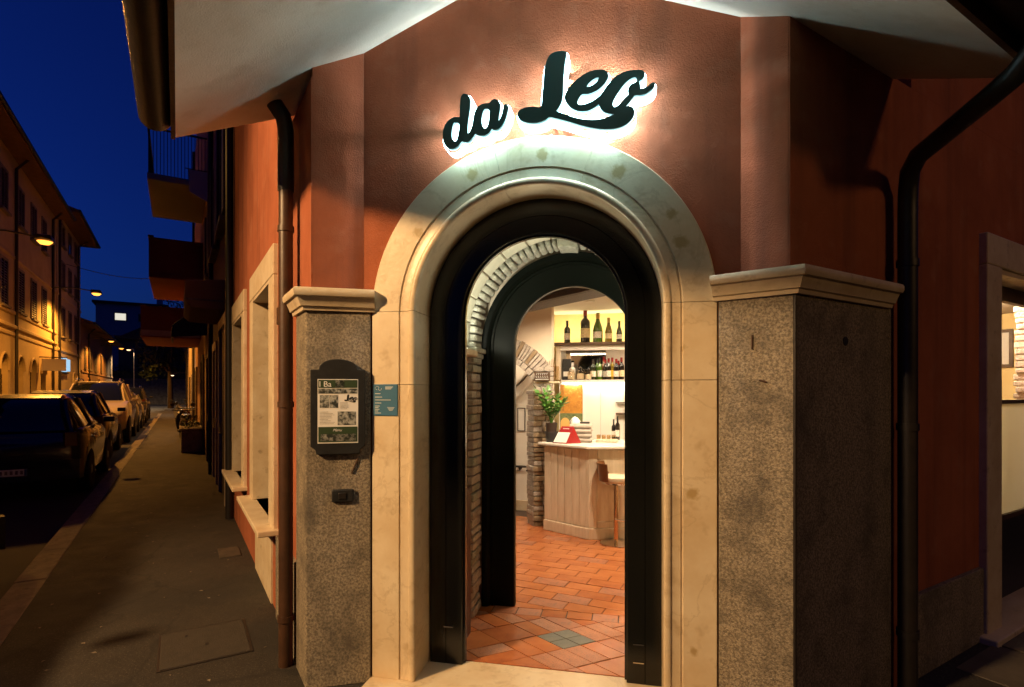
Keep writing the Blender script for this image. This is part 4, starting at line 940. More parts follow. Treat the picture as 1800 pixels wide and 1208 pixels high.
for k in range(4):
    c_ = tag(MB().box(-.14,.14,-.10,.10,0,.052).build('folded_cloth', M['cushion'], None, bev=.022, loc=(-.05+random.uniform(-.008,.008),3.70,CT+k*.056), rz=random.uniform(-.05,.05)),
        ('lowest grey folded cloth of the counter stack','second grey folded cloth from the counter','third grey folded cloth from the counter','topmost grey folded cloth of the counter stack')[k], 'cloth', 'folded cloths stacked on the counter')
nk = thing('black_case', 'small black case lying on top of the folded cloths', 'case', (-.0,3.70,CT+.226)); MB().box(-.06,.06,-.03,.03,0,.022).build('case', M['black'], nk, bev=.008)
wk = thing('white_napkin', 'crumpled white napkin lying on the folded cloths', 'napkin', (-.12,3.70,CT+.225)); MB().lathe([(0,0),(.075,.0),(.068,.03),(.03,.07),(0,.085)], 9).build('cloth', M['paper'], wk, smooth=60)
bs = thing('glass_tray', 'low tray of small glasses on the counter', 'tray', (.25,3.75,CT))
MB().box(-.11,.14,-.08,.08,0,.035).build('tray', M['white_wood'], bs, bev=.006)
for k in range(8): MB().lathe([(0,.036),(.022,.036),(.026,.085),(.023,.085),(.020,.042),(0,.042)], 12, (-.085+(k % 4)*.06,-.04+.08*(k//4),0)).build('tumbler', jar_m, bs, smooth=40)
# bar stool
bsr = thing('bar_stool', 'chrome bar stool with wooden back and cream seat', 'stool', (.385,3.17,.03))
MB().lathe([(0,0),(.17,0),(.175,.012),(.15,.022),(.05,.032),(.03,.045),(0,.045)], 28).build('base', M['chrome'], bsr, smooth=40)
MB().lathe([(.024,.04),(.024,.66)], 14).build('column', M['brass'], bsr, smooth=40)
MB().tube([(0,0,.30),(.0,-.16,.30),(.10,-.20,.30),(.17,-.12,.30)], .010, 8).build('footrest', M['chrome'], bsr, smooth=40)
MB().lathe([(0,.66),(.10,.66),(.16,.675),(.16,.685),(0,.685)], 22).build('seat_plate', M['chrome'], bsr, smooth=40)
MB().lathe([(0,.687),(.165,.687),(.18,.71),(.175,.745),(.13,.76),(0,.765)], 24).build('seat', M['leather'], bsr, smooth=50)
sb = []; n = 15
for r_, zz in ((.172,.70),(.19,.91)): sb.append((r_, zz))
vs = []; fs = []
for i in range(n):
    a = R(95)+R(150)*i/(n-1)
    vs += [(.175*math.cos(a),.175*math.sin(a),.70),(.205*math.cos(a),.205*math.sin(a),.90),(.186*math.cos(a),.186*math.sin(a),.70),(.216*math.cos(a),.216*math.sin(a),.90)]
for i in range(n-1): a = i*4; c = a+4; fs += [(a,a+1,c+1,c),(a+2,c+2,c+3,a+3),(a+1,a+3,c+3,c+1),(a,c,c+2,a+2)]
fs += [(0,2,3,1),((n-1)*4,(n-1)*4+1,(n-1)*4+3,(n-1)*4+2)]
MB().add(vs, fs).build('backrest', pm('warm walnut',(.20,.085,.03),(.13,.05,.02),10,4,.3), bsr, smooth=40)
# cabinet standing in the vestibule behind the left door frame
vc = thing('umbrella_cabinet', 'narrow dark red cabinet behind the left door frame', 'cabinet', (-.625,.52,.03))
MB().box(-.03,.065,-.14,.16,0,.98).build('carcass', M['wood_red'], vc, bev=.006); MB().box(-.058,.072,-.15,.17,.982,1.02).build('top', M['wood_red'], vc, bev=.004)
MB().lathe([(0,1.02),(.03,1.02),(.034,1.05),(.015,1.08),(.03,1.12),(.0,1.15)], 12, (.01,.0,0)).build('finial', M['wood_red'], vc, smooth=50)

# recessed lamps of the room
for (x, y, pw_, lb) in ((.6,2.2,185,'ceiling lamp just inside the inner door frame'),(-.28,3.12,105,'ceiling lamp beyond the oak beam'),(-1.15,2.75,85,'ceiling lamp near the brick arch'),(.95,2.9,150,'ceiling lamp over the bar stool'),
        (.05,3.95,32,'ceiling lamp over the counter'),(-1.3,4.35,80,'ceiling lamp over the stair'),(1.6,4.0,90,'ceiling lamp at right end of the bar'),(.6,4.1,28,'ceiling lamp behind the counter')):
    lp = thing('ceiling_spot', 'round recessed '+lb, 'lamp', (x,y,2.86), 0, 'ceiling lamps inside the restaurant')
    MB().lathe([(0,-.004),(.045,-.004),(.06,-.012),(.06,.0),(0,.0)], 18).build('trim', M['white_paint'], lp, smooth=40)
    light('spot_light', 'SPOT', (0,0,-.03), pw_, ROOM, lp, .06, spot=R(155), blend=.6)

# what shows through the right-hand window
MB(MR).box(2.2,6.5,1.45,1.55,0,2.8).build('window_room_wall', M['yellow_wall'], B)
MB(MR).box(2.1,6.5,.34,1.6,2.7,2.8).build('window_room_ceiling', M['white_wall'], B)
MB(MR).box(6.4,6.5,.34,1.449,0,2.699).build('window_room_end', M['yellow_wall'], B)
MB(MR).box(1.9,2.0,.34,1.449,0,2.699).build('window_room_end', M['cream_wall'], B)
bcol = MB(MR).box(4.92,5.25,.38,.585,0,2.7).build('brick_column', M['mortar'], B)
z = .02
while z < 2.66:
    h = random.uniform(.055,.075); j = random.uniform(-.016,.016)
    MB(MR).box(4.90+j,5.26-j,.37,.60+j,z,z+h-.009).build('brick', M['brick_grey'], bcol, bev=.012); z += h
pf = thing('framed_picture', 'dark framed picture seen through the right window', 'picture', MR @ Vector((6.398,1.17,2.02)), AR)
f_ = MB(); f_.box(-.03,0,-.14,.14,0,.04); f_.box(-.03,0,-.14,.14,.44,.48); f_.box(-.03,0,-.14,-.10,.04,.44); f_.box(-.03,0,.10,.14,.04,.44); f_.build('frame', M['dark_wood'], pf, bev=.004)
MB().box(-.012,0,-.10,.10,.04,.44).build('print', M['paper'], pf)
for t_0, pw_, lb in ((3.3,120,'round recessed ceiling lamp behind the right window'),(4.6,110,'round recessed ceiling lamp beside the brick column')):
    lp = thing('ceiling_spot', lb, 'lamp', MR @ Vector((t_0,.95,2.70)), 0)
    MB().lathe([(0,-.004),(.045,-.004),(.06,-.012),(.06,.0),(0,.0)], 18).build('trim', M['white_paint'], lp, smooth=40)
    light('spot_light', 'POINT', (0,0,-.10), pw_, ROOM, lp, .05)
print('tiles', ntile[0])

# ================================================================== THE LEFT STREET
# --- parked cars
def car_mesh(Lc, H, hw, suv=False):
    """stations along x from the rear bumper (0) to the front (Lc)"""
    out = {}
    s = H/1.48
    def ring(x, zl, zt, w):
        zm = zl+(zt-zl)*.55
        half = [(w*.80,zl),(w*.97,zl+.10),(w*1.0,zm),(w*.985,zt-.10*s),(w*.93,zt-.02*s),(w*.72,zt)]
        return [(x*Lc, y, z*s if False else z) for y, z in half]+[(x*Lc, -y, z) for y, z in half[::-1]]
    st = [(0.0,.38,.80,.80),(.012,.30,.90,.90),(.05,.24,.985,.965),(.15,.21,1.0,.99),(.35,.20,.99,1.0),(.6,.20,.97,1.0),(.72,.20,.945,.99),(.84,.22,.86,.97),(.93,.25,.78,.92),(.975,.30,.69,.84),(1.0,.38,.60,.72)]
    if suv: st = [(x, zl+.05, zt+(.06 if x > .6 else .02), w) for x, zl, zt, w in st]
    out['body'] = MB().loft([ring(x, zl*s, zt*s, w*hw) for x, zl, zt, w in st]).mesh('body', 50)
    cs = [(.028,.965,.98,.86,.80),(.075,.97,1.26,.86,.70),(.125,.97,1.42,.87,.66),(.20,.97,1.465,.88,.655),(.34,.97,1.48,.89,.655),(.47,.97,1.455,.89,.65),(.56,.96,1.34,.89,.66),(.66,.95,1.10,.88,.74),(.715,.94,.955,.87,.82)]
    if suv: cs = [(x, zb, zt if zt < 1.0 else zt, wb, wt+.03) for x, zb, zt, wb, wt in cs]; cs[1] = (.055,.97,1.34,.86,.72); cs[2] = (.085,.97,1.44,.87,.70)
    def cring(x, zb, zt, wb, wt, g=0):
        return [(x*Lc, y, z) for y, z in ((wb*hw,zb*s),(wt*hw+g,(zt-.05)*s+g),(wt*hw*.88,zt*s+g),(-wt*hw*.88,zt*s+g),(-wt*hw-g,(zt-.05)*s+g),(-wb*hw,zb*s))]
    out['windows'] = MB().loft([cring(*c) for c in cs]).mesh('windows', 40)
    rf = MB()
    rr = [c for c in cs if c[2] > 1.40]
    rf.loft([[(x*Lc, y, z) for y, z in ((wt*hw+.012,(zt-.07)*s),(wt*hw*.88+.004,zt*s+.012),(-wt*hw*.88-.004,zt*s+.012),(-wt*hw-.012,(zt-.07)*s),(-wt*hw*.8,(zt-.03)*s),(wt*hw*.8,(zt-.03)*s))] for x, zb, zt, wb, wt in rr])
    out['roof'] = rf.mesh('roof', 45)
    out['pillars'] = []
    def one(pts, r_): out['pillars'].append(MB().tube(pts, r_, 6).mesh('pillar', 50))
    for sy in (-1,1):
        one([(x*Lc, sy*(wt*hw+.004), (zt-.04)*s) for x, zb, zt, wb, wt in cs[:3]], .045)
        one([(x*Lc, sy*(wt*hw+.004), (zt-.04)*s) for x, zb, zt, wb, wt in cs[5:]], .030)
        for px, pw_ in ((.40,.035),(.16,.05)):
            c = min(cs, key=lambda q: abs(q[0]-px)); one([(px*Lc, sy*c[3]*hw, c[1]*s),(px*Lc-.02, sy*c[4]*hw, (c[2]-.05)*s)], pw_)
    out['bumper'] = MB().loft([[(x, y, z) for y, z in ((hw*w_,.28*s),(hw*w_,.56*s),(-hw*w_,.56*s),(-hw*w_,.28*s))] for x, w_ in ((-.045,.78),(-.02,.93),(.10,.975))]).mesh('bumper', 30)
    out['tyre'] = MB().lathe([(.20*s,-.10),(.29*s,-.11),(.325*s,-.09),(.325*s,.09),(.29*s,.11),(.20*s,.10)], 22, axis='y').mesh('tyre', 40)
    out['rimm'] = MB().lathe([(0,-.095),(.06,-.11),(.10,-.095),(.20*s,-.10),(.20*s,.10),(.10,.095),(.06,.11),(0,.095)], 16, axis='y').mesh('rim', 40)
    out['lamp'] = MB().box(-.03,.05,-.10,.10,-.13,.13).mesh('lamp')
    out['mirror'] = MB().box(-.05,.07,-.10,.10,-.055,.06).mesh('mirror')
    out['handle'] = MB().box(-.09,.09,-.012,.012,-.014,.014).mesh('handle')
    return out
MESH = {}
def car(label, t, o, Lc, H, W, paint, group, facing=1, suv=False, plate=None):
    key = (Lc, H, W, suv)
    if key not in MESH: MESH[key] = car_mesh(Lc, H, W/2, suv)
    K = MESH[key]; s = H/1.48; hw = W/2
    root = thing('parked_car', label, 'car', S(t if facing > 0 else t+Lc, o+hw, -.118), AL+(0 if facing > 0 else math.pi), group)
    def put(name, me, mat, loc=(0,0,0), parent=root, scale=None, rz=0, bev=0):
        m2 = me.copy(); m2.materials.clear(); m2.materials.append(mat); q = link(name, m2, parent, bev); q.location = loc
        if scale: q.scale = scale
        if rz: q.rotation_euler = (0,0,rz)
        return q
    put('body', K['body'], paint); put('windows', K['windows'], M['car_glass']); put('roof', K['roof'], paint); [put('pillar', q_, paint) for q_ in K['pillars']]
    put('bumper', K['bumper'], paint)
    for x in (.19*Lc, .80*Lc):
        for sy in (-1,1):
            w_ = put('tyre', K['tyre'], M['tyre'], (x, sy*(hw-.10), .325*s)); put('rim', K['rimm'], M['rim'], (0,0,0), w_)
    for sy in (-1,1):
        put('tail_light', K['lamp'], M['tail'], (.045, sy*hw*.80, .84*s), rz=-sy*.3, bev=.02)
        put('headlight', K['lamp'], M['head'], (Lc*.955, sy*hw*.74, .66*s), rz=sy*.4, bev=.02)
        put('mirror', K['mirror'], paint, (.63*Lc, sy*(hw+.09), 1.02*s), bev=.02)
        put('door_handle', K['handle'], M['chrome'], (.36*Lc, sy*(hw*.995+.008), .82*s))
        put('door_handle', K['handle'], M['chrome'], (.17*Lc+.35, sy*(hw*.995+.008), .82*s))
    if plate:
        pl_ = MB().box(-.012,.0,-.27,.27,0,.115).build('licence_plate', M['paper'], root, loc=(-.047,0,.36*s), bev=.004)
        t__ = MB()
        for k in range(7): t__.box(-.014,-.0119,-.22+k*.065,-.185+k*.065,.03,.09)
        t__.build('plate_characters', M['ink'], pl_)
        MB().box(-.016,-.011,-.27,-.235,.004,.111).build('plate_band', M['blue_plate'], pl_)
    else:
        MB().box(-.012,.0,-.27,.27,0,.115).build('licence_plate', M['paper'], root, loc=(-.047,0,.36*s))
    if suv:
        for sy in (-1,1): MB().tube([(.10*Lc,sy*hw*.60,1.50*s),(.16*Lc,sy*hw*.60,1.545*s),(.44*Lc,sy*hw*.60,1.54*s),(.50*Lc,sy*hw*.60,1.48*s)], .022, 6).build('roof_rail', M['chrome'], root, smooth=40)
    gr = MB().box(Lc-.04,Lc+.012,-hw*.42,hw*.42,.42*s,.58*s).build('grille', M['black'], root, bev=.03)
    return root
def paint(name, c): return pm(name, c, None, rough=.28, coat=1.0, coat_rough=.04, spec=.5)
cg = 'cars parked along the kerb'
car('dark grey car cut off at the left picture edge', -.85, 2.02, 4.7, 1.66, 2.02, paint('dark grey car paint',(.03,.028,.026)), cg, facing=-1)
car('dark navy hatchback parked nearest with white licence plate', 8.7, 2.0, 4.55, 1.78, 2.06, paint('navy car paint',(.008,.010,.022)), cg, plate=True)
car('blue hatchback parked behind the nearest navy car', 14.4, 2.18, 4.5, 1.86, 2.06, paint('blue car paint',(.012,.022,.07)), cg)
car('white tall SUV with roof rails parked facing the camera', 19.8, 2.08, 5.0, 2.22, 2.18, paint('white car paint',(.52,.46,.40)), cg, facing=-1, suv=True)
car('dark car parked behind the white SUV', 25.8, 2.1, 4.6, 1.85, 2.05, paint('brown black car paint',(.03,.022,.018)), cg, suv=True)
car('silver car parked further along the kerb', 31.3, 2.15, 4.6, 1.72, 2.04, paint('silver car paint',(.25,.23,.20)), cg)
car('black car at far end of the parked row', 37, 2.2, 4.8, 2.1, 2.1, paint('black car paint',(.012,.012,.012)), cg, suv=True)

# --- street lamps
def street_lamp(label, t, o, z, wall_o, power, color=SODIUM, pole=False, size=1.0, spot=None, estr=3.4):
    rt = thing('street_lamp', label, 'street lamp', S(t,o,-.118 if pole else 0), AL, 'street lamps of the left street')
    zz = z+(.118 if pole else 0)
    head = MB().loft([[(-.30*size,y,zz+.06*size) for y in (-.02,.02)]+[(-.30*size,y,zz+.02*size) for y in (.02,-.02)],
                      [(-.20*size,y*size,zz+h*size) for y,h in ((-.12,.10),(.12,.10),(.14,.0),(-.14,.0))],
                      [(.20*size,y*size,zz+h*size) for y,h in ((-.12,.11),(.12,.11),(.14,.0),(-.14,.0))],
                      [(.30*size,y*size,zz+h*size) for y,h in ((-.06,.07),(.06,.07),(.07,.0),(-.07,.0))]]).build('lamp_head', M['black_metal'], rt, bev=.01)
    MB().lathe([(0,-.07*size),(.08*size,-.055*size),(.13*size,-.004),(0,-.004)], 14, (0,0,zz)).build('lens', emission('lit lamp lens '+label[:12], (color[0],color[1]*.85,color[2]*.8), estr), rt)
    if pole: MB().tube([(0,-.5,0),(0,-.5,zz-.1),(0,-.4,zz+.1),(0,.0,zz+.12)], [.08,.05,.045,.035], 10).build('pole', M['rim'], rt, smooth=40)
    else:
        MB().tube([(0,0,zz+.12),(0,(wall_o-o)*.5,zz+.22),(0,wall_o-o,zz+.16)], .03, 8).build('arm', M['black_metal'], rt, smooth=40)
        MB().box(-.06,.06,wall_o-o-.03,wall_o-o,zz+.04,zz+.28).build('wall_plate', M['black_metal'], rt)
    light('lamp_light', 'SPOT', (0,0,zz-.14*size), power, color, rt, .10*size, spot=R(158), blend=.35)
    return rt
street_lamp('nearest hanging street lamp glowing orange over the left street', 21.0, 4.5, 6.85, 6.5, 2500, size=1.7, estr=3.4)
street_lamp('second orange street lamp, just past the tall left house', 35.0, 4.5, 7.2, 6.5, 3200, size=1.7, estr=3.4)
street_lamp('smaller orange lamp on the far left low house', 49.0, 5.0, 5.6, 6.5, 1300, size=1.4, estr=3.4)
street_lamp('orange lamp on a bracket beside the white lamp pole', 58.0, 5.0, 5.65, 6.5, 1300, size=1.4, estr=3.4)
street_lamp('white lamp on a tall pale pole at the street end', 70.0, 5.2, 6.3, 6.5, 3000, (1,.68,.34), pole=True, size=1.6)
street_lamp('small wall lamp under the low orange balcony', 26.0, .66, 3.95, -.05, 120, WARM, size=.6)
street_lamp('small lamp low at the street end beside the wall', 46.0, .95, 2.95, -.05, 160, WARM, size=.9)
# the lamps of the same row that stand beside and behind the camera; they light the front
l7 = street_lamp('lamp of the left street beyond the left picture edge', 7.0, 4.6, 6.9, 6.5, 300, color=(1,.50,.10))
kl = thing('street_lamp', 'tall street lamp across the crossing, behind the camera', 'street lamp', (-5.55,-5.95,0), R(50), 'street lamps of the left street')
MB().tube([(0,0,-.12),(0,0,5.2),(.15,0,5.5),(.7,0,5.62)], [.09,.06,.05,.04], 12).build('pole', M['rim'], kl, smooth=40)
MB().loft([[(.6,y,z) for y,z in ((-.05,5.66),(.05,5.66),(.06,5.60),(-.06,5.60))],[(.8,y,z) for y,z in ((-.14,5.70),(.14,5.70),(.16,5.60),(-.16,5.60))],[(1.2,y,z) for y,z in ((-.10,5.67),(.10,5.67),(.12,5.60),(-.12,5.60))]]).build('lamp_head', M['black_metal'], kl)
def aim(o, target, parent):
    bpy.context.view_layer.update()
    d = (Vector(target)-(parent.matrix_world @ o.location)).normalized()
    o.rotation_euler = (parent.matrix_world.to_3x3().inverted() @ d).to_track_quat('-Z', 'Y').to_euler()
o = [c for c in l7.children if c.type == 'LIGHT'][0]; o.data.spot_size = R(75); o.data.spot_blend = .6; aim(o, S(2.3,0,3.3), l7)
o = light('lamp_light', 'SPOT', (.95,0,5.5), 4400, (1,.60,.26), kl, .34, spot=R(96), blend=.55); aim(o, (1.0,0,.8), kl)
kr_fill = thing('street_lamp', 'unseen lamp added on the right-hand street, behind the camera', 'street lamp', (8.6,-4.2,0), R(160), 'added unseen lamps')  # unseen lamp, added to warm the right side against the blue sky
MB().tube([(0,0,-.12),(0,0,5.2),(.15,0,5.5),(.7,0,5.62)], [.09,.06,.05,.04], 12).build('pole', M['rim'], kr_fill, smooth=40)
MB().loft([[(.6,y,z) for y,z in ((-.05,5.66),(.05,5.66),(.06,5.60),(-.06,5.60))],[(.8,y,z) for y,z in ((-.14,5.70),(.14,5.70),(.16,5.60),(-.16,5.60))],[(1.2,y,z) for y,z in ((-.10,5.67),(.10,5.67),(.12,5.60),(-.12,5.60))]]).build('lamp_head', M['black_metal'], kr_fill)
o = light('lamp_light', 'SPOT', (.95,0,5.5), 220, (1,.55,.22), kr_fill, .5, spot=R(95), blend=.5); aim(o, (2.2,.6,1.2), kr_fill)

# --- left houses
def window(parent, t0, t1, z0, z1, o, arch=False, shut=True, lit=None):
    """a window standing in a facade at offset o (facing -y in street coordinates): frame, pane, sill, shutters with slats"""
    d = -1
    y = o
    fr = MB().box(t0-.09,t0,y-.05,y+.02,z0,z1); fr.box(t1,t1+.09,y-.05,y+.02,z0,z1); fr.box(t0-.09,t1+.09,y-.051,y+.02,z1,z1+.10)
    f = fr.build('window', M['kerb'], parent)
    MB().box(t0,t1,y-.012,y-.004,z0,z1).build('pane', lit or M['dark_glass'], f)
    MB().box(t0-.15,t1+.15,y-.14,y+.01,z0-.09,z0-.001).build('sill', M['kerb'], f)
    if shut:
        w_ = (t1-t0)/2
        for k in range(2):
            a = t0+k*w_; sl = MB(); sl.box(a+.01,a+.06,y-.045,y-.013,z0+.01,z1-.01); sl.box(a+w_-.06,a+w_-.01,y-.045,y-.013,z0+.01,z1-.01)
            n = 16
            for q in range(n):
                zz = z0+.03+(z1-z0-.08)*q/n; sl.add([(a+.06,y-.014,zz+.06),(a+w_-.06,y-.014,zz+.06),(a+w_-.06,y-.044,zz),(a+.06,y-.044,zz),(a+.06,y-.008,zz+.055),(a+w_-.06,y-.008,zz+.055),(a+w_-.06,y-.038,zz-.005),(a+.06,y-.038,zz-.005)], [(0,1,2,3),(7,6,5,4),(0,4,5,1),(1,5,6,2),(2,6,7,3),(3,7,4,0)])
            sl.build('shutter', M['shutter'], f)
    return f
def facade(mb, t0, t1, z0, z1, holes, o, depth=.35):
    """a wall with arched holes (t centre, half width, spring height)"""
    holes = sorted(holes); cur = t0
    for c, hw_, zs in holes:
        mb.box(cur, c-hw_, o, o+depth, z0, z1); n = 12; xs = [c-hw_*math.cos(math.pi*i/n) for i in range(n+1)]
        vs = []; fs = []
        for x in xs:
            zb = zs+math.sqrt(max(hw_*hw_-(x-c)**2,0)); vs += [(x,o,zb),(x,o,z1),(x,o+depth,zb),(x,o+depth,z1)]
        for i in range(n): a = i*4; e_ = a+4; fs += [(a,e_,e_+1,a+1),(a+2,a+3,e_+3,e_+2),(a,a+2,e_+2,e_)]
        mb.add(vs, fs); cur = c+hw_
    mb.box(cur, t1, o, o+depth, z0, z1)
W = 6.5
def house(label, t0, t1, zt, mat, arches, rows, pipes, strings, eave=.75, cat='house'):
    h = thing('town_house', label, cat, S(t0,W,0), AL, 'houses along the far side of the left street')
    L_ = t1-t0
    w_ = MB(); facade(w_, 0, L_, -.12, 4.0, [(c-t0,hw_,zs) for c,hw_,zs in arches], 0); w_.box(0,L_,0,.35,4.001,zt); w_.box(0,.3,.35,8,-.12,zt); w_.box(L_-.3,L_,.35,8,-.12,zt); w_.box(.3,L_-.3,7.7,8,-.12,zt)
    w_.build('wall', M[mat], h)
    for c, hw_, zs in arches:
        d_ = MB(); d_.box(c-t0-hw_,c-t0+hw_,.2,.24,-.118,zs+hw_)
        q = d_.build('door', M['shutter'], h)
        n = 12
        for k in range(n): MB().box(c-t0-hw_+.04,c-t0+hw_-.04,.17,.199,-.05+k*(zs-.1)/n,-.05+(k+.8)*(zs-.1)/n).build('slat', M['shutter'], q)
        MB().tube([(c-t0+hw_*1.08*math.cos(math.pi*i/10),-.02,zs+hw_*1.08*math.sin(math.pi*i/10)) for i in range(11)], .06, 6).build('arch_moulding', M[mat], h, smooth=40)
    for (a, b, z0, z1, shut) in rows: window(h, a-t0, b-t0, z0, z1, 0, shut=shut)
    for z, dp in strings: MB().prism_x([(-dp,z),(-dp,z+.10),(-dp*.5,z+.16),(.01,z+.16),(.01,z-.06),(-dp*.4,z-.04)], .0, L_).build('string_course', M[mat], h)
    for t in pipes: MB().tube([(t-t0,-.08,-.1),(t-t0,-.08,zt-.5),(t-t0,-eave*.7,zt+.05)], .06, 8).build('downpipe', M['black_metal'], h, smooth=40)
    MB().prism_x([(-eave,zt-.05),(-eave,zt+.10),(4.2,zt+1.9),(8.6,zt+.1),(8.6,zt-.05)], -.3, L_+.3).build('roof', M['roof_tile'], h)
    MB().tube([(-.3,-eave-.06,zt+.04),(L_+.3,-eave-.06,zt+.04)], .08, 8).build('gutter', M['black_metal'], h, smooth=40)
    return h
rows1 = []
for c in (22.6,25.6,28.4,30.9,33.3): rows1 += [(c-.5,c+.5,5.15,6.95,True),(c-.5,c+.5,8.9,10.5,True)]
house('tall ochre left house with arched ground floor doors and shuttered windows', 18.5, 36.6, 11.6, 'facade_ochre', [(c,.62,2.6) for c in (22.4,25.7,28.3,30.8,33.2)], rows1, [27.3,35.3], [(4.35,.12),(4.05,.05),(4.95,.07),(7.3,.05)])
rows2 = []
for c in (38.8,41.2,43.6): rows2 += [(c-.5,c+.5,5.0,6.7,True),(c-.5,c+.5,7.9,9.4,True),(c-.45,c+.45,10.4,11.6,False)]
h2 = house('second cream house on the left with overhanging eave', 36.9, 45.8, 12.1, 'facade_cream', [(42.8,.5,2.4),(44.6,.5,2.4)], rows2, [37.3,44.2], [(4.1,.08),(7.3,.05)], eave=1.0)
rows3 = [(c-.45,c+.45,3.4,4.9,True) for c in (48,51,54,58,62,66)]
house('low dark terrace of houses at the far left', 46.1, 68, 6.6, 'facade_brown', [(50,.7,2.2),(56,.6,2.2)], rows3, [49.5], [(3.1,.06)])
# the houses that close in the crossing beside and behind the camera
house('brown house opposite the restaurant, left of the picture', 1.5, 18.2, 11.2, 'facade_brown', [(5,.6,2.5),(11,.6,2.5)], [(c-.5,c+.5,z,z+1.7,True) for c in (4,8,12,16) for z in (5,8.4)], [], [(4.3,.1)])
def block(label, Mx, x0, x1, y0, y1, h):
    hb = thing('town_house', label, 'house', Mx @ Vector((x0,y0,0)), Mx.to_euler().z, 'houses behind the camera')
    MB().box(0,x1-x0,0,y1-y0,-.12,h).build('wall', M['facade_brown'], hb)
    MB().prism_x([(-.7,h),(-.7,h+.15),((y1-y0)/2,h+1.9),(y1-y0+.7,h+.15),(y1-y0+.7,h)], -.3, x1-x0+.3).build('roof', M['roof_tile'], hb)
    for k in range(int((x1-x0)//3.2)):
        for z in (1.2,4.6,8.0):
            a = .9+k*3.2; f = MB().box(a-.12,a+1.12,y1-y0,y1-y0+.06,z-.12,z+1.8).build('window', M['kerb'], hb); MB().box(a,a+1,y1-y0+.061,y1-y0+.075,z,z+1.7).build('pane', M['dark_glass'], f)
block('brown house across the right street, behind the camera', MR, -7, 16, -19, -10.5, 11)
block('brown house across the crossing, behind the camera', MR, -24, -11, -20, -9.5, 11)
# shop signs on the left houses
ls = thing('lit_shop_sign', 'pale blue lit shop sign boxes on the left house', 'sign', S(38.2,W-.10,3.3), AL)
ebox = emission('lit shop box', (.45,.75,1), .9)
MB().box(-.55,.45,-.12,.1,-.42,.42).build('near_box', ebox, ls); MB().box(.75,1.6,-.12,.1,-.36,.36).build('far_box', ebox, ls)
MB().box(-.62,1.67,-.05,.12,-.50,-.43).build('rail', M['black_metal'], ls)
hs = thing('hanging_sign', 'blank white projecting sign over an arched door', 'sign', S(32.2,W,3.1), AL)
MB().box(-.03,.03,-1.05,-.10,-.35,.25).build('panel', M['paper'], hs); MB().tube([(0,0,.33),(0,-1.1,.33)], .025, 6).build('bracket', M['black_metal'], hs)
MB().tube([(0,-.9,.33),(0,-.9,.25)], .01, 5).build('hanger', M['black_metal'], hs)

# --- buildings that follow the restaurant on the right of the street
def rhouse(label, t0, t1, zt, mat, doors, rows):
    h = thing('town_house', label, 'house', S(t0,-.03,0), AL, 'houses along the near side of the left street'); L_ = t1-t0
    MB().box(0,L_,-6,0,0,zt).build('wall', M[mat], h)
    for (a, b, z1, fm__, dm) in doors:
        f = MB(); f.box(a-t0-.14,a-t0,-.02,.06,.0,z1); f.box(b-t0,b-t0+.14,-.02,.06,.0,z1); f.box(a-t0-.14,b-t0+.14,-.02,.061,z1,z1+.16)
        q = f.build('door', M[fm__], h, bev=.006)
        MB().box(a-t0,b-t0,-.01,.012,.0,z1).build('leaf', M[dm], q); MB().box(b-t0-.14,b-t0-.10,.012,.05,1.0,1.18).build('handle', M['chrome'], q)
    for (a, b, z0, z1) in rows:
        f = MB(); f.box(a-t0-.09,a-t0,-.02,.05,z0,z1); f.box(b-t0,b-t0+.09,-.02,.05,z0,z1); f.box(a-t0-.09,b-t0+.09,-.02,.051,z1,z1+.1); f.box(a-t0-.15,b-t0+.15,-.02,.12,z0-.08,z0)
        q = f.build('window', M['kerb'], h); MB().box(a-t0,b-t0,-.01,.008,z0,z1).build('pane', M['dark_glass'], q)
        MB().box(a-t0-.5,a-t0-.1,.04,.09,z0,z1).build('shutter', M['shutter'], q); MB().box(b-t0+.1,b-t0+.5,.04,.09,z0,z1).build('shutter', M['shutter'], q)
    MB().tube([(L_-.15,.07,0),(L_-.15,.07,zt)], .05, 8).build('downpipe', M['black_metal'], h, smooth=40)
    return h
hA = rhouse('brown house with pale doorway next along from the restaurant', 5.1, 9.8, 10.5, 'facade_brown', [(6.0,7.3,2.75,'marble2','shutter'),(8.3,9.2,2.5,'marble2','shutter')], [(6.2,7.2,4.4,6.2),(8.2,9.2,4.4,6.2)])
hB = rhouse('house with stacked balconies hanging over the pavement', 9.85, 24, 12, 'facade_brown', [(11,12,2.5,'kerb','shutter'),(14.6,16,2.6,'kerb','shutter'),(21,22,2.5,'kerb','shutter')], [(11,12,4.4,6.0)])
hC = rhouse('far house on the right lit by a small wall lamp', 24.05, 44, 9, 'facade_cream', [(28,29,2.4,'kerb','shutter'),(34,35,2.4,'kerb','shutter')], [(26.5,27.5,4.2,5.8),(31,32,4.2,5.8)])
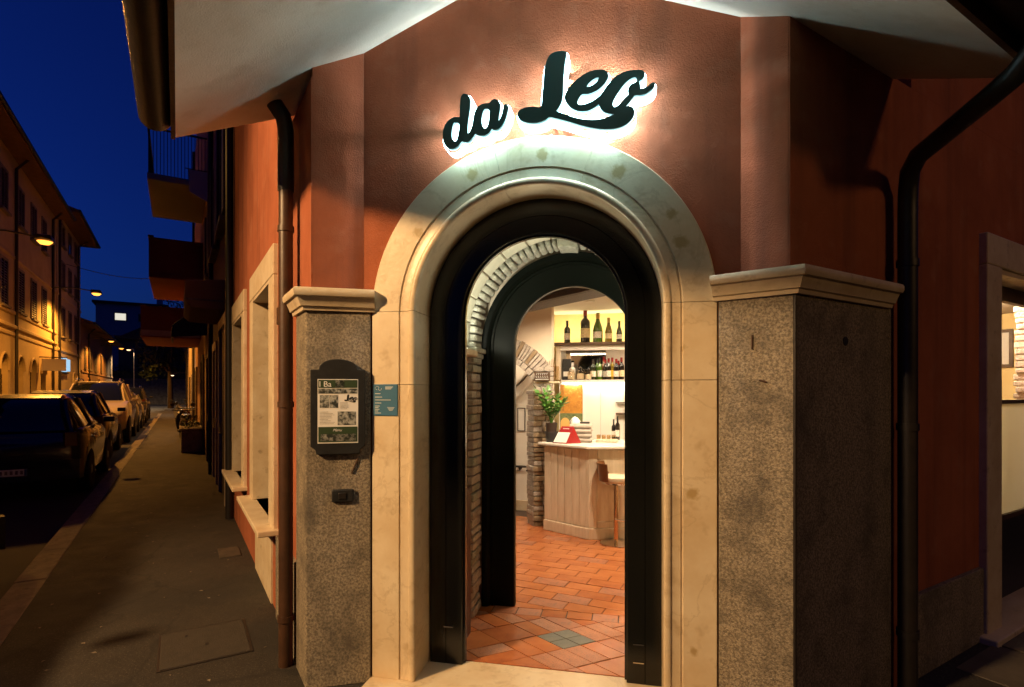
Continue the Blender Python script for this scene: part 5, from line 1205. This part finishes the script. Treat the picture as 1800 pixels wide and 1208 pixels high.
# balconies are parts of the house they hang on
def balcony(parent, t0, t1, o, z, hgt, mat, rail=False, band=False):
    s0 = MB().box(t0,t1,.002,o,z-.16,z).build('balcony', M['facade_grey' if rail else mat], parent, bev=.01)
    if rail:
        MB().box(t0,t1,o-.05,o,z+hgt-.04,z+hgt).build('top_rail', M['black_metal'], s0); MB().box(t0,t0+.04,.002,o-.051,z+hgt-.04,z+hgt).build('top_rail', M['black_metal'], s0)
        n = 16
        for k in range(n+1): MB().box(t0+.005,t0+.025,.04+(o-.10)*k/n,.055+(o-.10)*k/n,z+.001,z+hgt-.041).build('baluster', M['black_metal'], s0)
        n = 20
        for k in range(n+1): MB().box(t0+.04+(t1-t0-.1)*k/n,t0+.055+(t1-t0-.1)*k/n,o-.035,o-.02,z+.001,z+hgt-.041).build('baluster', M['black_metal'], s0)
    else:
        MB().box(t0,t1,o-.10,o,z+.001,z+hgt).build('parapet', M[mat], s0); MB().box(t0,t0+.10,.002,o-.101,z+.001,z+hgt).build('parapet', M[mat], s0)
        MB().box(t0-.02,t1,o-.12,o+.02,z+hgt+.001,z+hgt+.05).build('coping', M['kerb'], s0)
        if band: MB().box(t0-.012,t0-.001,.05,o-.02,z-.12,z+.06).build('pale_band', M['marble2'], s0)
balcony(hB, 3.1, 6.6, 1.30, 7.15, 1.15, 'facade_brown', rail=True)
balcony(hB, 5.6, 10, 1.36, 5.15, 1.0, 'facade_red')
balcony(hB, 7.0, 11, 1.62, 3.55, .80, 'facade_red', band=True)
clo = thing('hanging_towel', 'pale cloth hung from the high balcony railing', 'cloth', S(12.8,.17,7.35), AL)
MB().add([(0,-.22,0),(0,.22,0),(.03,.20,-.55),(.02,-.20,-.75),(-.012,-.22,0),(-.012,.22,0),(.018,.20,-.55),(.008,-.20,-.75)], [(0,1,2,3),(7,6,5,4),(0,4,5,1),(1,5,6,2),(2,6,7,3),(3,7,4,0)]).build('cloth', M['paper'], clo)
MB().tube([(0,-.30,.02),(0,.30,.02)], .012, 6).build('line', M['black_metal'], clo)
bxs = thing('awning_cassette', 'brown awning box fixed above the neighbouring doorway', 'awning', S(6.6,-.03,3.02), AL)
MB().prism_x([(.0,.0),(.48,.02),(.56,.10),(.56,.44),(.0,.50)], 0, 2.2).build('housing', M['facade_brown'], bxs, bev=.02); MB().box(-.012,.0,.03,.54,.13,.16).build('trim', M['kerb'], bxs)
awn = thing('shop_awning', 'small black cloth awning over a shop door', 'awning', S(13.0,-.03,3.2), AL)
MB().prism_x([(.0,.62),(.45,.50),(.78,.20),(.80,-.10),(.76,-.10),(.74,.18),(.43,.46),(.0,.56)], 0, 2.2).build('cloth', M['black'], awn, bev=.01); MB().prism_x([(.0,.55),(.43,.45),(.74,.17),(.76,-.10),(.0,-.02)], 0.0, .03).build('side_cloth', M['black'], awn)
# --- things standing on the pavement further along
bn = thing('concrete_planter', 'dark square planter box standing against the right wall', 'planter', S(15.2,.28,0), AL)
MB().prism([(-.8,-.24),(.8,-.24),(.8,.26),(-.8,.26)], 0, .62).build('box', M['granite'], bn, bev=.02); MB().box(-.84,.84,-.28,.30,.621,.68).build('rim', M['granite'], bn, bev=.01)
rs = random.Random(5); lf = MB()
for k in range(160):
    p = Vector((rs.uniform(-.75,.75), rs.uniform(-.2,.22), .68+rs.random()**1.6*.30)); d = Vector((rs.uniform(-1,1),rs.uniform(-1,1),rs.uniform(0,1))).normalized()*.09; w_ = d.cross(Vector((.3,.2,1))).normalized()*.03
    lf.add([p,p+d*.5+w_,p+d,p+d*.5-w_], [(0,1,2,3)])
o = lf.build('foliage', M['leaf_dark'], bn); o['kind'] = 'stuff'
def scooter(label, t, o, rz, c):
    r_ = thing('scooter', label, 'scooter', S(t,o,0), AL+rz, 'scooters parked on the pavement'); pm_ = paint(label[:14]+' paint', c)
    for x in (-.62,.62):
        w_ = MB().lathe([(.16,-.05),(.25,-.055),(.27,0),(.25,.055),(.16,.05)], 18, (x,0,.27), 'y').build('wheel', M['tyre'], r_, smooth=40); MB().lathe([(0,-.04),(.16,-.05),(.16,.05),(0,.04)], 12, (x,0,.27), 'y').build('rim', M['rim'], w_)
    MB().loft([[(x,y,z) for y,z in ((w,z0),(w*1.1,(z0+z1)/2),(w*.8,z1),(-w*.8,z1),(-w*1.1,(z0+z1)/2),(-w,z0))] for x,w,z0,z1 in ((-.92,.08,.55,.72),(-.75,.17,.42,.82),(-.45,.20,.36,.80),(-.15,.17,.32,.72),(-.05,.15,.28,.5))]).build('rear_body', pm_, r_, smooth=50)
    MB().box(-.08,.40,-.18,.18,.26,.34).build('footboard', M['black'], r_, bev=.02)
    MB().loft([[(x,y,z) for x,y in ((x0,-w),(x0+.05,-w*.6),(x0+.06,w*.6),(x0,w),(x0-.04,w),(x0-.04,-w))] for x0,w,z in ((.42,.16,.30),(.46,.21,.55),(.40,.20,.80),(.34,.12,.95))]).build('front_shield', pm_, r_, smooth=50)
    MB().loft([[(x,y,z) for y,z in ((w,z0),(w,z1-.03),(w*.7,z1),(-w*.7,z1),(-w,z1-.03),(-w,z0))] for x,w,z0,z1 in ((-.80,.12,.82,.90),(-.5,.17,.80,.93),(-.15,.15,.74,.86),(-.05,.10,.72,.80))]).build('seat', M['black'], r_, smooth=50)
    MB().tube([(.62,0,.30),(.44,0,.80),(.36,0,1.0)], .03, 8).build('steering_column', M['chrome'], r_); MB().tube([(.28,-.34,1.05),(.36,-.12,1.02),(.36,.12,1.02),(.28,.34,1.05)], .018, 8).build('handlebar', M['black'], r_)
    MB().lathe([(0,-.03),(.09,-.02),(.10,.03),(0,.05)], 14, (.44,0,.95), 'x').build('headlight', M['head'], r_, smooth=40); MB().box(-.96,-.90,-.07,.07,.62,.70).build('tail_light', M['tail'], r_, bev=.015)
    for sy in (-1,1): MB().tube([(.34,sy*.24,1.04),(.36,sy*.30,1.22)], .008, 6).build('mirror_stem', M['black'], r_); MB().box(.34,.37,sy*.32-.07,sy*.32+.07,1.19,1.29).build('mirror', M['black'], r_, bev=.012)
    return r_
scooter('dark scooter parked nearest against the right wall', 19.5, .42, .12, (.02,.018,.02))
scooter('red scooter parked behind the dark one', 22.4, .40, -.1, (.16,.012,.01))
scooter('pale grey scooter furthest along the pavement', 30, .5, .2, (.25,.24,.22))
# --- wires across the street
for k, (t, z, lb) in enumerate(((40,9.6,'thin black wire crossing high over the street'),(52,6.6,'thin black wire low across the far street'))):
    pts_ = [tuple(Vector((0,W*(1-s)+.0*s,-.5*math.sin(math.pi*s)))) for s in [i/12 for i in range(13)]]
    tag(MB().tube(pts_, .02, 5).build('overhead_wire', M['black'], None, loc=S(t,0,z), rz=AL), lb, 'wire')
# --- street end: retaining wall, hedge, house on the slope, dark trees, hill
rt = thing('retaining_wall', 'rubble stone retaining wall closing the street end', 'wall', S(86,5,-.12), AL)
MB().box(0,1.2,-14,10,0,3.4).build('masonry', M['stone_wall'], rt); MB().box(-.08,1.28,-14,10,3.401,3.55).build('coping', M['kerb'], rt)
rs = random.Random(9)
hd = MB()
for k in range(2600):
    p = Vector((rs.uniform(-1,1.2), rs.uniform(-12,9), 3.3+rs.random()*1.7+.5*math.sin(k*.01))); d = Vector((rs.uniform(-1,1),rs.uniform(-1,1),rs.uniform(-.4,1))).normalized()*rs.uniform(.2,.4); w_ = d.cross(Vector((.3,.2,1))).normalized()*.12
    hd.add([p,p+d*.5+w_,p+d,p+d*.5-w_], [(0,1,2,3)])
hg = thing('hedge', 'clipped green hedge on top of the retaining wall', 'hedge', S(87.5,5,-.12), AL); q = hd.build('foliage', M['hedge'], hg); q['kind'] = 'stuff'
MB().box(-.7,.9,-12,9,3.56,4.6).build('inner_branches', M['leaf_dark'], hg)
hh = thing('hillside_house', 'pale blue grey house with one lit window on the slope', 'house', S(118,4.0,0), AL)
MB().box(0,10,-1.5,9,0,17.5).build('wall', M['facade_grey'], hh); MB().box(-.5,10.5,-2,9.5,17.51,17.9).build('roof', M['roof_tile'], hh)
MB().box(3,3.8,-1,0,17.9,19.4).build('chimney', M['facade_grey'], hh)
for (y0,z0,on) in ((4.6,14.6,1),(1.0,14.6,0),(4.6,10.5,0),(1.0,10.5,0),(7.2,10.5,0)):
    f = MB().box(-.08,-.0,y0-.15,y0+1.75,z0-.12,z0+1.35).build('window', M['kerb'], hh); MB().box(-.11,-.081,y0,y0+1.6,z0,z0+1.2).build('pane', emission('lit far window',(1,.95,.8),.8) if on else M['dark_glass'], f)
lh = thing('dark_low_house', 'dark low house with gabled roof below the lit window', 'house', S(98,3.2,0), AL)
MB().box(0,7,-3,5,0,9.6).build('wall', M['facade_brown'], lh); MB().prism_x([(-3.6,9.6),(1,12.2),(5.6,9.6)], -.4, 7.4).build('roof', M['roof_tile'], lh)
for y0 in (-1.6,1.6): f = MB().box(-.06,0,y0-.1,y0+1.1,5.8,7.4).build('window', M['kerb'], lh); MB().box(-.09,-.061,y0,y0+1,5.9,7.3).build('pane', M['dark_glass'], f)
def tree(label, t, o, h, rad, n=1500, seed=1):
    r_ = thing('tree', label, 'tree', S(t,o,-.12), AL, 'dark trees at the street end'); rs = random.Random(seed)
    MB().tube([(0,0,0),(.1,.05,h*.3),(-.05,.1,h*.55),(.1,0,h*.8)], [.28,.22,.15,.05], 8).build('trunk', M['trunk'], r_, smooth=50)
    for k in range(4): a = k*1.6; MB().tube([(0,.05,h*(.35+.08*k)),(math.cos(a)*rad*.4,math.sin(a)*rad*.4,h*(.5+.08*k)),(math.cos(a)*rad*.75,math.sin(a)*rad*.75,h*(.58+.08*k))], [.12,.08,.03], 6).build('limb', M['trunk'], r_)
    cl = [(Vector((rs.uniform(-1,1)*rad*.7, rs.uniform(-1,1)*rad*.7, h*rs.uniform(.42,.95))), rad*rs.uniform(.28,.5)) for _ in range(16)]
    lf = MB()
    for k in range(n):
        c, q = cl[k % 16]; v = Vector((rs.gauss(0,1),rs.gauss(0,1),rs.gauss(0,1))).normalized(); p = c+v*q*rs.random()**.4
        d = Vector((rs.uniform(-1,1),rs.uniform(-1,1),rs.uniform(-1,1))).normalized()*rs.uniform(.25,.5); w_ = d.orthogonal().normalized()*.14
        lf.add([p,p+d*.5+w_,p+d,p+d*.5-w_], [(0,1,2,3)])
    q = lf.build('crown', M['leaf_dark'], r_); q['kind'] = 'stuff'
tree('dark leafy tree beside the far end of the pavement', 62, 1.2, 8.5, 3.0, 2200, 2)
tree('dark tree on the right above the retaining wall', 92, .5, 13, 4.0, 2200, 3)
tree('dark tree crowning the slope against the blue sky', 128, -1, 24, 6.5, 2200, 4)
tree('small dark tree in front of the pale far house', 104, 1.0, 11, 3.0, 1600, 6)
hl = MB(ML); n = 24; vs = []; fs = []
for i in range(n+1):
    y = -90+180*i/n
    hz = 13+5*math.sin(i*.7)+3*math.sin(i*1.9)
    vs += [(135,y,-1),(150,y,hz*.6),(180,y,hz*1.25),(240,y,-1)]
for i in range(n):
    for k in range(3): a = i*4+k; fs.append((a,a+4,a+5,a+1))
hl.add(vs, fs); struct(hl.build('hill', M['leaf_dark'], None, smooth=60))

rs = random.Random(21); lt = MB()
for k in range(150):
    q = S(rs.uniform(-1.5,14), rs.uniform(.02,1.9)**1.0, .003); a = rs.uniform(0,6.28); l = rs.uniform(.006,.022); u = Vector((math.cos(a),math.sin(a),0))*l; v = Vector((-math.sin(a),math.cos(a),0))*l*rs.uniform(.3,.7)
    lt.add([q-u, q-v+Vector((0,0,.004)), q+u, q+v+Vector((0,0,.003))], [(0,1,2,3)])
o = tag(lt.build('pavement_litter', M['kerb']), 'scattered grit and scraps on the dark pavement', 'litter'); o['kind'] = 'stuff'
